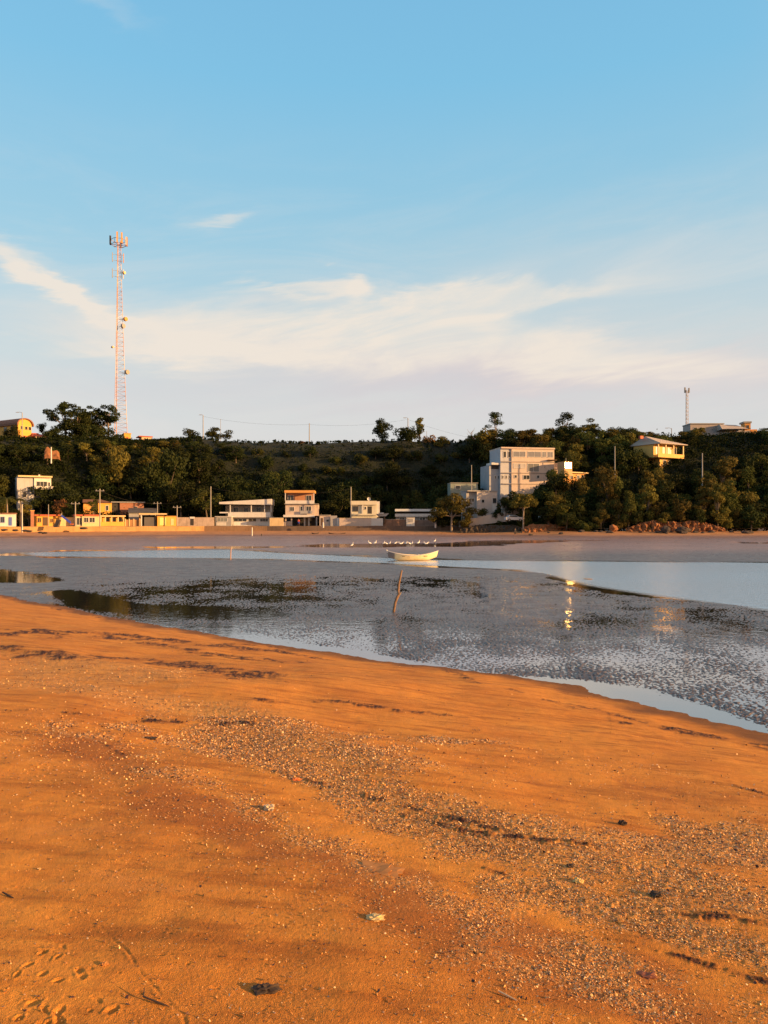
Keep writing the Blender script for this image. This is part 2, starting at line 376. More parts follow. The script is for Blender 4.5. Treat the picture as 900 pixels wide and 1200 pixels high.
WRK = wrack_at(X, Y, SI)*sstep(SI, .1, .6); SHL = shell_at(X, Y)
dist = np.hypot(X, Y)
f1 = fbm(X*3, Y*3, 51, 4); f2 = fbm(X*16, Y*16, 52, 3); f3 = fbm(X*55, Y*55, 53, 2)
nearw = 1-sstep(dist, 6, 22)
rough = .45+.75*SHL+.5*WRK
Z = Z+f1*.0045*(1-.5*SHL)+f2*.0012*rough*(1-sstep(dist, 10, 30))+f3*.0024*rough*nearw
Z += SHL*np.maximum(f2+.1, 0)*.005+WRK*np.abs(f2)*.02
# footprints trampled in the lower left, a wheel groove and drag lines
fp = np.zeros_like(Z)
rp = np.random.default_rng(3)
mask = (dist < 6) & (np.abs(ang[None, :]) < R(40))
xs, ys = X[mask], Y[mask]; zz = np.zeros(len(xs))
def dent(cx, cy, a, b_, rot, dp):
    c, s_ = math.cos(rot), math.sin(rot); u = ((xs-cx)*c+(ys-cy)*s_)/a; v = (-(xs-cx)*s_+(ys-cy)*c)/b_
    r = np.sqrt(u*u+v*v)+.35*perlin(xs*38, ys*38, 19)*1.0; return -dp*(1-sstep(r, .3, 1.15))+dp*.3*np.exp(-((r-1.3)/.3)**2)
for k in range(46):
    px_, py_ = rp.uniform(-60, 170)*1.0, rp.uniform(1095, 1230)
    if px_ > 60+(py_-1090)*.9: continue
    gx, gy = G(px_, py_); zz += dent(gx, gy, rp.uniform(.015, .04), rp.uniform(.010, .022), rp.uniform(0, 3), rp.uniform(.004, .009))
for k in range(90):
    gx, gy = G(rp.uniform(-50, 520), rp.uniform(930, 1220)); zz += dent(gx, gy, rp.uniform(.010, .030), rp.uniform(.005, .011), rp.uniform(-.5, .5), rp.uniform(.002, .0045))
for pts, wd, dp in ((GL([(118, 1085), (150, 1115), (165, 1140), (190, 1165), (215, 1192), (230, 1230)]), .007, .0035), (GL([(225, 1068), (250, 1105), (275, 1135), (295, 1152)]), .004, .0014),
                    (GL([(0, 1034), (60, 1052), (110, 1085)]), .005, .0015), (GL([(200, 955), (225, 1010), (240, 1060)]), .004, .001), (GL([(240, 1165), (330, 1180), (380, 1225)]), .006, .0012)):
    d, _ = seg_dist(xs+.012*perlin(xs*6, ys*6, 8), ys, pts); zz += (-dp*np.exp(-(d/wd)**2)+dp*.6*np.exp(-((d-wd*2.2)/wd)**2))*np.clip(.55+1.1*perlin(xs*14, ys*9, 29), .05, 1)
Z[mask] += zz
DAMPL = GL([(60, 860), (150, 900), (260, 960), (400, 1020), (520, 1080), (640, 1130), (760, 1180), (860, 1230)])
DAMP = sstep(.6*fbm(X*.9, Y*.9, 57, 3)+.35*fbm(X*4, Y*4, 58, 3)+.95*np.exp(-(seg_dist(X, Y, DAMPL)[0]/.42)**2), .2, 1.05)
m_sand, t, b = mat('orange_sand')
g = t.new('ShaderNodeNewGeometry').outputs['Position']
aw = t.new('ShaderNodeAttribute', attribute_name='wrack').outputs['Fac']; ash = t.new('ShaderNodeAttribute', attribute_name='shell').outputs['Fac']
ad = t.new('ShaderNodeAttribute', attribute_name='damp').outputs['Fac']; ae = t.new('ShaderNodeAttribute', attribute_name='wet_margin').outputs['Fac']
nA = t.noise(g, 1.1, 5, .6); nB = t.noise(g, 60, 3, .7); nC = t.noise(g, 9, 4, .6)
c = t.mix(t.ss(nA, .3, .7), (.66, .275, .042), (.55, .21, .030))
c = t.mix(t.m('MULTIPLY', t.ss(t.noise(g, .45, 6, .7), .44, .70), .40), c, (.33, .115, .022)); c = t.mix(t.m('MULTIPLY', t.ss(nC, .35, .75), .35), c, (.38, .125, .022))
mps = t.new('ShaderNodeMapping'); t.l.new(g, mps.inputs[0]); mps.inputs['Rotation'].default_value = (0, 0, R(38)); mps.inputs['Scale'].default_value = (.7, 3.2, 1)
nS = t.noise(mps.outputs[0], 1.6, 7, .68); nD = t.noise(g, 34, 5, .75)
c = t.mix(t.m('MULTIPLY', t.ss(nS, .46, .68), .68), c, (.27, .088, .014)); c = t.mix(t.m('MULTIPLY', t.ss(nS, .46, .30), .35), c, (.62, .27, .07))
c = t.mix(t.m('MULTIPLY', t.ss(nD, .60, .72), .65), c, (.20, .075, .025)); c = t.mix(t.m('MULTIPLY', t.ss(nD, .38, .28), .5), c, (.66, .33, .10))
c = t.mix(t.m('MULTIPLY', ad, .75), c, (.30, .10, .022))
c = t.mix(t.m('MULTIPLY', t.m('MULTIPLY', ash, t.ss(nB, .42, .62)), .75), c, (.60, .34, .12))
c = t.mix(t.m('MULTIPLY', t.m('MULTIPLY', ash, t.ss(nC, .52, .70)), .45), c, (.14, .065, .035))
c = t.mix(t.m('MULTIPLY', aw, t.ss(nB, .22, .45)), c, (.060, .022, .014))
c = t.mix(t.m('MULTIPLY', ae, .85), c, (.13, .055, .022))
t.l.new(c, b.inputs['Base Color']); b.inputs['Roughness'].default_value = .85; b.inputs['Specular IOR Level'].default_value = .2
n400 = t.noise(g, 190, 2, .6)
bump(t, b, t.m('ADD', t.m('MULTIPLY', nB, .8), t.m('MULTIPLY', n400, 1.0)), .8, .008)
_e = fbm(X*1.1, Y*1.1, 66, 4); EDGE = 1-sstep(SI+.45*_e, .15, 1.15)
sand = np_mesh('sand_beach', np.stack([X, Y, Z], -1).reshape(-1, 3), grid_faces(*X.shape), m_sand, True,
               dict(wrack=WRK, shell=SHL, damp=DAMP, wet_margin=EDGE)); put(sand, 'structure')

# --- mudflat
invm = np.concatenate([np.linspace(1/10.5, 1/60, 620), np.linspace(1/60.5, 1/178, 130)])
dl = np.concatenate([1/invm, [185, 200, 260, 600, 2500]])
ang = np.concatenate([np.linspace(R(-100), R(-34), 40)[:-1], np.linspace(R(-34), R(34), 1100), np.linspace(R(34), R(100), 40)[1:]])
X, Y = polar(dl, ang); Z = mud_height(X, Y); D = np.hypot(X, Y)
Z = np.where(D > 180, -.5, Z); sI = shore_s(X, Y); Z = np.where(sI > .8, -.25, Z)
m_mud, t, b = mat('tidal_mud')
g = t.new('ShaderNodeNewGeometry').outputs['Position']
sp = t.new('ShaderNodeSeparateXYZ'); t.l.new(g, sp.inputs[0])
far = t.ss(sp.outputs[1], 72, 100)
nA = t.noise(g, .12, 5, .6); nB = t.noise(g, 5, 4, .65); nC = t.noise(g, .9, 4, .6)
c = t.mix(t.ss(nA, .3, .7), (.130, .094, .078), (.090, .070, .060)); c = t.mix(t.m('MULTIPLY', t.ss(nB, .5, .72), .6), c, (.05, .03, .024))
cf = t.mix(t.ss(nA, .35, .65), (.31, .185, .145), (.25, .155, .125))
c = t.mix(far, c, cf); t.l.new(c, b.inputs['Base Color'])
t.put(b.inputs['Roughness'], t.ss(nC, .3, .7, .26, .46))
bump(t, b, t.m('ADD', t.m('MULTIPLY', nB, 1.0), t.m('MULTIPLY', nC, 1.5)), .8, .05)
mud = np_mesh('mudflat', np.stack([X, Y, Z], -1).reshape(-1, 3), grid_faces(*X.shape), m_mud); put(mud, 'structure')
# --- water: one level sheet at z = 0, the wind ripples the open channel and leaves the shallow pools calm
m_water, t, b = mat('shallow_water')
g = t.new('ShaderNodeNewGeometry').outputs['Position']
ar = t.new('ShaderNodeAttribute', attribute_name='ripple').outputs['Fac']
b.inputs['Base Color'].default_value = (.030, .026, .022, 1); t.put(b.inputs['Roughness'], t.ss(ar, .05, .8, .03, .34)); b.inputs['IOR'].default_value = 1.333
r1 = t.noise(g, 2.2, 3, .6); r2 = t.noise(g, 7.0, 2, .6)
hh = t.m('MULTIPLY', t.m('ADD', r1, t.m('MULTIPLY', r2, .4)), ar)
bp = bump(t, b, hh, 1.0, .05)
gl_ = t.new('ShaderNodeBsdfGlossy'); gl_.inputs['Color'].default_value = (.86, .88, .90, 1); t.l.new(bp.outputs[0], gl_.inputs['Normal']); t.put(gl_.inputs['Roughness'], t.ss(ar, .05, .8, .03, .26))
mxs = t.new('ShaderNodeMixShader'); t.put(mxs.inputs[0], t.ss(ar, .05, .8, .42, .86)); t.l.new(b.outputs[0], mxs.inputs[1]); t.l.new(gl_.outputs[0], mxs.inputs[2]); t.l.new(mxs.outputs[0], [n for n in t.n if n.type == 'OUTPUT_MATERIAL'][0].inputs[0])
dl = np.concatenate([1/np.linspace(1/8, 1/172, 260), [190]]); ang = np.linspace(R(-70), R(70), 420)
X, Y = polar(dl, ang); k = poly_sd(X, Y, CHW, np.clip(np.hypot(X, Y)*.02, .3, 2))
band = sstep(fbm(X*.03, Y*.09, 91, 3), -.25, .15)
RIP = .012+.075*sstep(np.hypot(X, Y), 16, 24)+sstep(k, -.5, 1.5)*(.72+.28*band)
wat = np_mesh('water', np.stack([X, Y, np.zeros_like(X)], -1).reshape(-1, 3), grid_faces(*X.shape), m_water, True, dict(ripple=RIP)); put(wat, 'structure')

# --- far shore: beach strip and hill, following the foot line
FOOT = [(-260, 60), (-150, 116), (-80.4, 155), (-43, 177), (23, 178), (34, 172), (42, 167), (80, 168), (120, 172), (260, 150)]
fX = [p[0] for p in FOOT]; fY = [p[1] for p in FOOT]
def foot(x): return np.interp(x, fX, fY)
def hill_z(x, s):
    x = np.asarray(x, float); s = np.asarray(s, float)
    st = np.interp(x, [-60, 20, 34, 45], [14, 16, 8, 3]); en = np.interp(x, [-60, -45, 20, 34, 80], [60, 52, 52, 50, 46])
    base = np.interp(x, [20, 34, 45], [2.35, 2.1, 1.9])
    crest = np.interp(x, [-160, -110, -60, 20, 40, 70, 110, 160], [25, 25.6, 28.0, 28, 27, 26.5, 28.5, 27])
    z = base+(crest-base)*sstep(s, st, en)+sstep(s, st, en)*(.8*fbm(x*.06, s*.05, 81, 3))
    return z+.1*fbm(x*.2, s*.2, 82, 2)
def ground_at(x, y): return float(hill_z(x, y-float(foot(x))))
xs_ = np.linspace(-250, 250, 700); ss_ = np.concatenate([np.linspace(-24, .2, 60)]); Sg, Xg = np.meshgrid(ss_, xs_, indexing='ij'); Yg = foot(Xg)+Sg
Zg = -.35+2.65*sstep(Sg, -26, 2)**.75+.05*fbm(Xg*.2, Yg*.3, 83, 4)
Zg = np.interp(Sg, [-24, -14, -11, -4, .2], [-.35, .12, .40, .92, 1.25])+.07*fbm(Xg*.15, Yg*.3, 83, 4)+.04*fbm(Xg*.9, Yg*.9, 84, 3)
m_fs, t, b = mat('far_sand'); g = t.new('ShaderNodeNewGeometry').outputs['Position']; sp = t.new('ShaderNodeSeparateXYZ'); t.l.new(g, sp.inputs[0])
c = t.mix(t.ss(t.noise(g, .5, 5, .65), .3, .7), (.46, .22, .085), (.36, .16, .06)); c = t.mix(t.ss(sp.outputs[2], .75, .3), c, (.20, .12, .10))
t.l.new(c, b.inputs['Base Color']); b.inputs['Roughness'].default_value = .85
bump(t, b, t.noise(g, 2.5, 4, .6), .5, .1)
fb = np_mesh('far_beach', np.stack([Xg, Yg, Zg], -1).reshape(-1, 3), grid_faces(*Xg.shape), m_fs); put(fb, 'structure')
ss_ = np.concatenate([np.linspace(.1, 75, 130), np.linspace(78, 420, 30)]); xs_ = np.linspace(-300, 300, 620)
Sg, Xg = np.meshgrid(ss_, xs_, indexing='ij'); Yg = foot(Xg)+Sg; Zg = hill_z(Xg, Sg)
m_hill, t, b = mat('hill_grass'); g = t.new('ShaderNodeNewGeometry').outputs['Position']; sp = t.new('ShaderNodeSeparateXYZ'); t.l.new(g, sp.inputs[0])
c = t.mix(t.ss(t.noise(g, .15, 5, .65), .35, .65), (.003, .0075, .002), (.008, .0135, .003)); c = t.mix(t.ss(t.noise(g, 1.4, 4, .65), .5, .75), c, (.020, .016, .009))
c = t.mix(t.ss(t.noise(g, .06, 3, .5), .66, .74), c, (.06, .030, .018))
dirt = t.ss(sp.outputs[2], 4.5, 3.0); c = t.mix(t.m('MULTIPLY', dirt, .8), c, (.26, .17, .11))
t.l.new(c, b.inputs['Base Color']); b.inputs['Roughness'].default_value = .95; bump(t, b, t.noise(g, 1.2, 5, .7), 1, .5)
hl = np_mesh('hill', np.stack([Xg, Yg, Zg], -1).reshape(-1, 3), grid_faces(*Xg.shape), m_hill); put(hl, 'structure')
# wide ground under everything
m_gr = m_hill
gr = MB().add([(-4000, -4000, -1.2), (4000, -4000, -1.2), (4000, 4000, -1.2), (-4000, 4000, -1.2)], [(0, 1, 2, 3)]).build('ground', m_fs); put(gr, 'structure')

# ---------------------------------------------------------------- buildings
RECTS = []                                           # picture rectangles that trees in front must leave free
class Bld:
    """a thing whose front plane starts at photo column px0, px1 at depth d; coordinates below are photo coordinates on that plane"""
    def __init__(s, name, label, cat, px0, px1, ybot, ytop, d, yaw=0, group=None, clear=True):
        th = R(yaw); t = (px1-CX)/F; X0 = WX(px0, d); s.w = (t*d-X0)/(math.cos(th)-t*math.sin(th)); s.d = d; s.px0 = px0; s.px1 = px1; s.th = th; s.X0 = X0
        s.z0 = WZ(ybot, d+s.w*math.sin(th)/2); s.dm = d+s.w*math.sin(th)/2; s.ybot = ybot; s.h = (ybot-ytop)*s.dm/F
        s.root = empty(name, label, cat, (X0, d, s.z0), th, group)
        if clear: RECTS.append((px0-2, px1+2, ytop-1, ybot, d))
    def x(s, px):
        t = (px-CX)/F; return (t*s.d-s.X0)/(math.cos(s.th)-t*math.sin(s.th))
    def z(s, py): return (s.ybot-py)*s.dm/F
    def box(s, name, m, px0, px1, y0, y1, f, bk, parent=None, down=0):
        return MB().box(s.x(px0), s.x(px1), f, bk, s.z(y0)-down, s.z(y1)).build(name, m, parent or s.root)
    def win(s, px0, px1, y0, y1, f=0, frame=None, pane=None, name='window', parent=None, bars=1, ft=.09):
        x0, x1, z0, z1 = s.x(px0), s.x(px1), s.z(y0), s.z(y1); fr = MB()
        fr.box(x0-ft, x0, f-.07, f+.01, z0-ft, z1+ft).box(x1, x1+ft, f-.07, f+.01, z0-ft, z1+ft).box(x0, x1, f-.07, f+.01, z1, z1+ft).box(x0-.02, x1+.02, f-.12, f+.01, z0-ft, z0)
        for k in range(1, bars+1):
            xm = x0+(x1-x0)*k/(bars+1); fr.box(xm-.03, xm+.03, f-.055, f+.01, z0, z1)
        o = fr.build(name, frame or m_white, parent or s.root)
        MB().box(x0, x1, f-.02, f+.012, z0, z1).build('pane', pane or m_glass, o); return o
    def door(s, px0, px1, y0, y1, f=0, m=None):
        x0, x1, z0, z1 = s.x(px0), s.x(px1), s.z(y0), s.z(y1)
        o = MB().box(x0, x1, f-.05, f+.01, z0, z1).build('door', m or m_wood, s.root)
        MB().box(x1-.16, x1-.1, f-.1, f-.05, z0+.9, z0+1.1).build('handle', m_metal, o); return o
    def sidewin(s, side, ya, yb, y0, y1, xf):        # window on a side wall, ya..yb in metres from the front
        z0, z1 = s.z(y0), s.z(y1); xa, xb = (xf-.03, xf+.05) if side > 0 else (xf-.05, xf+.03)
        fr = MB().box(xa, xb, ya-.08, ya, z0, z1).box(xa, xb, yb, yb+.08, z0, z1).box(xa, xb, ya-.08, yb+.08, z1, z1+.08).box(xa, xb, ya-.08, yb+.08, z0-.08, z0)
        o = fr.build('window', m_white, s.root); MB().box(xf-.02, xf+.02, ya, yb, z0, z1).build('pane', m_glass, o)

# sea walls
def seawall(pts, label, m, h0=2.0):
    v = []; f = []; n = 0; a = []
    L = []
    for (xa, ya), (xb, yb) in zip(pts[:-1], pts[1:]):
        k = max(2, int(math.hypot(xb-xa, yb-ya)/1.5)); L += [(xa+(xb-xa)*i/k, ya+(yb-ya)*i/k) for i in range(k)]
    L.append(pts[-1])
    for x, y in L:
        j = mnoise.noise(Vector((x*.3, y*.3, 1)))*.12
        v += [(x, y-.15+j*.3, .4), (x, y+.05, 2.38+j), (x, y+.55, 2.38+j), (x, y+.6, 1.2)]
    for i in range(len(L)-1):
        for k in range(3): f.append((4*i+k, 4*(i+1)+k, 4*(i+1)+k+1, 4*i+k+1))
    mb = MB().add(v, f); o = mb.build('sea_wall', m); return put(o, None, label, 'sea wall')
m_wall1 = paint((.44, .25, .10), .9, .5, .25); m_wall2 = paint((.14, .095, .07), .9, .5, .25)  # second wall: darker stone, with that stretch's shade put into its colour
seawall([(-150, 116), (-80.4, 155), (-43, 177)], 'long rough ochre sea wall under the row of yellow houses', m_wall1)
seawall([(-42.98, 177), (-28, 177.2)], 'brownish middle stretch of sea wall below the white terrace house', paint((.27, .16, .085), .9, .5, .25))  # in-between tone: the fading sunlight is put into the colour
seawall([(-27.98, 177.2), (23, 178)], 'dark stone sea wall with painted-in shade below the three-storey house and cream house', m_wall2)
# broken concrete chunk against wall
def rock_obj(name, label, cat, loc, r, m, sq=(1, 1, .7), seed=0, group=None, amp=.18, sub=3):
    o = MB().blob((0, 0, 0), r, sub, amp, 1.3, sq, seed).build(name, m, None, False); o.location = loc; return put(o, None, label, cat, group)

YB = 30
# B1 blue-white low house at far left
b = Bld('beach_house', 'low white beach house with blue patches at the far left edge', 'house', -14, 19, 616, 602, 158, 28); b.box('wall', m_white, -14, 19, 616, 602, 0, 4, down=1)
b.box('roof', m_tile, -15, 20, 602, 601, -.5, 4.3); b.win(-8, -3, 611, 605); b.win(1, 5, 612, 606, frame=paint((.08, .14, .4))); b.box('door', paint((.07, .12, .38)), 10, 14, 616, 606, -.06, .01)
# kiosk with orange pillar
b = Bld('beach_kiosk', 'low yellow kiosk with reddish roof beside a tall brick pillar', 'kiosk', 42, 70, 616, 603, 163, 30)
b.box('wall', m_yellow, 42, 70, 616, 604.5, 0, 3.5, down=1); b.box('roof', m_red, 40, 71, 604.5, 603, -.6, 3.8)
b.win(44, 48, 612, 607, frame=m_orange); b.box('shutter', m_wood, 50, 56, 616, 606, -.05, .01); b.win(59, 62, 612, 608, frame=m_orange)
b = Bld('brick_pillar', 'tall rust-orange brick pillar beside the yellow kiosk', 'pillar', 36, 40, 616, 598, 161.5, 30); b.box('shaft', m_brick, 36, 40, 616, 599, 0, .8, down=1); b.box('cap', m_orange, 35.6, 40.4, 599, 598, -.1, .9)
# playground slide
r = empty('playground_slide', 'blue playground slide ending in a red foot, beside the yellow houses', 'slide', (WX(76, 165), 165, WZ(615.5, 165)), R(10))
m_blue = paint((.04, .07, .45), .4, .05); mb = MB()
mb.hexa([(-.6, -.5, 1.85), (1.25, -.5, .35), (1.25, .1, .35), (-.6, .1, 1.85)], [(-.6, -.5, 1.95), (1.25, -.5, .45), (1.25, .1, .45), (-.6, .1, 1.95)])
for y in (-.54, .1): mb.hexa([(-.6, y, 1.85), (1.25, y, .35), (1.25, y+.05, .35), (-.6, y+.05, 1.85)], [(-.6, y, 2.3), (1.25, y, .8), (1.25, y+.05, .8), (-.6, y+.05, 2.3)])
mb.build('chute', m_blue, r); MB().box(1.25, 1.8, -.55, .15, .05, .4).build('foot', m_red, r)
mb = MB(); [mb.tube([(-1.1, y, 0), (-.65, y, 2.6)], .05, 6) for y in (-.5, .1)]; [mb.tube([(-1.1+.11*k, -.5, .5*k+.2), (-1.1+.11*k, .1, .5*k+.2)], .03, 6) for k in range(5)]; mb.build('ladder', m_metal, r)
# low yellow wall behind the slide
b = Bld('garden_wall', 'low pale yellow garden wall behind the blue slide', 'wall', 62, 88, 616, 606, 167, 28, clear=False); b.box('panel', m_cream, 62, 88, 616, 606.5, 0, .3, down=1); b.box('coping', m_orange, 61.8, 88, 606.5, 606, -.05, .35)
# B3
b = Bld('beach_house', 'cream beach house with three big windows and red roof edge', 'house', 88, 117, 616, 603, 167.5, 28)
b.box('wall', m_cream, 88, 117, 616, 604.5, 0, 5, down=1); b.box('roof', m_red, 87, 117.6, 604.5, 603, -.5, 5.4); b.win(90, 96, 615, 607); b.win(98.5, 103.5, 612, 606.5); b.win(105, 111, 612, 606.5)
# B4
b = Bld('porch_house', 'yellow house front with white porch posts and dark window openings', 'house', 117.2, 146, 616, 603.5, 171, 28)
b.box('wall', m_yellow, 117.2, 146, 616, 605.5, .9, 5, down=1); b.box('roof', m_cream, 117.2, 147, 605.5, 604, -.3, 5.3); b.box('parapet', m_yellow, 117.4, 146, 616, 611.5, 0, .25, down=1)
for p in (118.5, 123.5, 131, 138.5, 145): b.box('post', m_cream, p-.6, p+.6, 611.5, 605.5, -.01, .26)
for p in (124.8, 132.2, 139.6): b.win(p, p+4.2, 611, 607, .9, bars=1, frame=m_wood)
# B5 yellow upstairs
b = Bld('yellow_house', 'bright yellow two-storey house with brown tiled roof behind the porch house', 'house', 98, 131, 608, 586, 182, 26)
b.box('wall', m_yellow, 115, 131, 608, 589, 0, 5, down=2); b.box('side_wing', m_orange, 98, 115, 608, 589, .8, 5, down=2)
x0, x1 = b.x(96.5), b.x(132); z0, z1 = b.z(589), b.z(585)
MB().hexa([(x0, -.6, z0), (x1, -.6, z0), (x1, 5.6, z0), (x0, 5.6, z0)], [(x0+.3, 2.4, z1), (x1-2.5, 2.4, z1), (x1-2.5, 2.6, z1), (x0+.3, 2.6, z1)]).build('roof', m_tile, b.root)
b.win(124, 127, 598, 592.5, bars=0)
# B6
b = Bld('brick_house', 'unfinished bare brick upper storey with grey side right of the yellow house', 'house', 131, 170, 603, 587.5, 185, 20)
b.box('wall', m_brick, 140.5, 168.5, 603, 589, 0, 5, down=3); b.box('side_wall', m_dark, 131, 140.5, 603, 589, .4, 5, down=3); b.box('roof', m_grey, 130, 170, 589, 588, -.4, 5.3); b.win(157, 161, 600, 594, frame=m_grey, bars=0)
b = Bld('grey_shed', 'dark grey tiled shed roof below the brick storey', 'shed', 150, 184, 603, 594.5, 181, 18)
x0, x1 = b.x(150), b.x(184); b.box('wall', m_grey, 151, 183, 603, 600, .2, 4, down=2); MB().hexa([(x0, -.3, b.z(601)), (x1, -.3, b.z(601)), (x1, 4.2, b.z(596)), (x0, 4.2, b.z(596))], [(x0, -.3, b.z(600.4)), (x1, -.3, b.z(600.4)), (x1, 4.2, b.z(595)), (x0, 4.2, b.z(595))]).build('roof', paint((.10, .09, .09)), b.root)
# B7 fence
b = Bld('board_fence', 'low brown board fence between porch house and dark garage', 'fence', 146.3, 164.5, 616, 608, 174, 26, clear=False)
b.box('panel', paint((.30, .15, .06)), 146.3, 164.5, 616, 609, 0, .1, down=1)
for p in (147, 151.5, 156.8, 164): b.box('post', m_cream, p-.5, p+.5, 616, 608, -.12, 0, down=1)
# B8 garage
b = Bld('garage', 'dark open garage under a thin pale flat roof slab', 'garage', 165, 184, 616, 601, 175, 20)
b.box('wall', m_dark, 167, 183, 616, 603.5, 3.8, 4.2, down=1); b.box('side_wall', m_orange, 163.4, 165, 616, 603.5, 2.5, 4.2, down=1); b.box('shutter', paint((.10, .09, .09)), 169, 182.5, 616, 606, .3, .4, down=1)
b.box('roof', m_cream, 162.5, 196, 603, 601.6, -.8, 4.6); b.box('post', m_white, 165.2, 166.4, 616, 603, -.3, 0, down=1)
b = Bld('yellow_house', 'small flat yellow block house beside the dark garage', 'house', 184.5, 207.5, 616, 604.5, 176, 24); b.box('wall', m_yellow, 184.5, 207.5, 616, 605.2, 0, 4, down=1)
b.box('roof', m_orange, 184, 208, 605.2, 604.6, -.2, 4.2); b.box('gate', paint((.75, .60, .22)), 187, 194.5, 615.5, 606.5, -.06, .01); b.box('door', m_cream, 200, 203.5, 615.5, 608, -.06, .01)
b = Bld('garden_wall', 'long pinkish garden wall with a dark doorway left of the lamp post', 'wall', 208, 251, 616, 606, 178, 8, clear=False); m_pink = paint((.46, .35, .28), .9, .5)
b.box('panel', m_pink, 208, 251, 616, 606.3, 0, .3, down=1); b.box('door', m_dark, 223.3, 227, 615.5, 608, -.05, .01); b.box('door_frame', m_white, 222.4, 228, 607.8, 605.6, -.09, .3)
# B10
b = Bld('hillside_house', 'pale grey-white house on the wooded left slope with bright boxy balcony', 'house', 20, 61, 590, 557, 176, 30)
b.box('wall', m_white, 40, 60, 573, 560, 0, 5); b.box('wing', paint((.40, .40, .42)), 20, 40, 590, 559, .3, 7, down=3); b.box('lower_wall', m_grey, 40, 52, 590, 573, 1.2, 6, down=2)  # the wing's grey-blue paint carries the shade of the left face
b.box('roof', m_cream, 21, 61, 559.4, 557.6, -.8, 7.3); b.win(43, 55, 569.5, 564.3, frame=m_white, bars=2); b.box('balcony', m_white, 40, 62, 573.5, 570, -1.3, 0); b.win(56.5, 58.5, 569.5, 565, bars=0); b.box('chimney', m_white, 46, 48, 557.6, 555.5, 2, 2.6)
b.win(27, 31, 583, 577, f=.3, bars=0)
# B11 white terrace house
b = Bld('terrace_house', 'white modern house with slanted flat roof over an open upper terrace', 'house', 252, 320, 616, 584.5, 186, 4)
b.box('ground_floor', m_white, 272, 320, 616, 606, 0, 6, down=1); b.box('wall', paint((.40, .38, .35)), 262, 318, 606, 592, 3.5, 6.4); b.box('balcony', m_white, 268, 317.5, 605.5, 600.5, -1.2, -.9)
b.box('terrace_floor', m_white, 258, 319, 606.3, 605.5, -1.2, 6); x0, x1 = b.x(258), b.x(319)
MB().hexa([(x0, -1.6, b.z(590.8)), (x1, -1.6, b.z(591.8)), (x1, 7, b.z(591.8)), (x0, 7, b.z(590.8))], [(x0, -1.6, b.z(588.5)), (x1, -1.6, b.z(584.8)), (x1, 7, b.z(584.8)), (x0, 7, b.z(588.5))]).build('roof', m_white, b.root)
for p in (270.5, 295, 310.5, 318): b.box('post', m_white, p-.55, p+.55, 600.6, 591.5, -1.1, -.9)
b.box('railing', m_grey, 258, 318, 600.5, 600, -1.1, -1.0); b.box('side_slab', m_white, 258, 270, 601.5, 600.2, -1.2, 3)
for p in (272, 284, 299): b.win(p, p+5, 600.5, 594.5, 3.5, bars=1)
b.win(274, 289, 611, 607.8, 0, bars=2); b.win(291.5, 300, 611, 607.8, 0, bars=1, pane=m_dark); b.win(305, 314, 611, 608, 0, bars=2); b.box('gate', paint((.72, .72, .74)), 273.5, 289.5, 616, 611.5, -.09, .01)
b = Bld('annex', 'small grey annex with wide shuttered window left of the terrace house', 'annex', 252.5, 271, 616, 605, 182, 4); b.box('wall', m_grey, 252.5, 271, 616, 605.7, 0, 3.6, down=1); b.box('roof', m_white, 252, 271.6, 605.7, 605, -.3, 3.8)
b.win(254.5, 266, 611, 607, pane=paint((.2, .21, .2)), bars=2); b.box('lower_panel', m_white, 253.5, 265, 616, 612, -.05, .01)
b = Bld('garden_wall', 'low cream wall with climbing weeds right of the terrace house', 'wall', 316, 332, 616, 606.5, 181, 2, clear=False); b.box('panel', m_cream, 316, 332, 616, 607, 0, .3, down=1); b.box('coping', m_conc, 315.8, 332, 607, 606.5, -.05, .35)
# B12 three-storey
b = Bld('three_storey_house', 'narrow three-storey house with orange top balcony and open ground floor', 'house', 333, 373, 616, 574, 184, 3)
m_pk = paint((.52, .42, .36)); b.box('wall', m_pk, 334.5, 369, 604.5, 590.8, 0, 6); b.box('side_wing', m_pk, 369, 373, 604.5, 591.5, .6, 6)
b.box('top_wall', paint((.46, .22, .12)), 336, 367, 590.3, 577.6, 1.6, 6); b.box('balcony', m_white, 334.5, 368.5, 590.3, 586.5, -.5, -.3); b.box('floor_slab', m_conc, 333.5, 373, 590.9, 590.2, -.6, 6); b.box('roof', m_orange, 333.5, 369, 577.6, 574.7, -.7, 6.3)
b.box('canopy', m_white, 332.5, 369, 606, 603.4, -1.3, 0); b.box('ground_wall', m_dark, 334, 372, 616, 606, 3, 6, down=1)
for p in (334.8, 341.7, 357, 362, 371): b.box('post', m_pk, p-.8, p+.8, 616, 606, -.2, .2, down=1)
b.box('low_wall', m_pk, 331, 340.9, 616, 611, -.15, .1, down=1); b.box('door', m_wood, 358, 361.2, 616, 607, -.1, .1)
for p in (337, 358.5): b.win(p, p+6, 586.3, 580.5, 1.6, bars=1)
for p in (334.6, 368): b.box('corner_post', m_white, p-.5, p+.5, 586.5, 577.6, -.48, -.3)
b.win(340, 344.5, 598.8, 594.3, bars=1); b.win(352, 354.2, 598.5, 593.5, bars=0); b.win(359, 364.5, 598.5, 593.5, bars=1); b.box('balcony_rail', m_grey, 352, 366, 602, 598.6, -.6, -.5)
b = Bld('small_house', 'tiny flat-roofed pink house right of the three-storey house', 'house', 374.5, 387, 616, 603.5, 181, 3); b.box('wall', m_pk, 374.5, 387, 616, 604, 0, 3.5, down=1); b.box('roof', m_conc, 374, 387.5, 604, 603.3, -.25, 3.7); b.win(382.3, 385.5, 611.3, 608.8, bars=0); b.box('door', m_wood, 376, 378.5, 616, 607, -.05, .01)
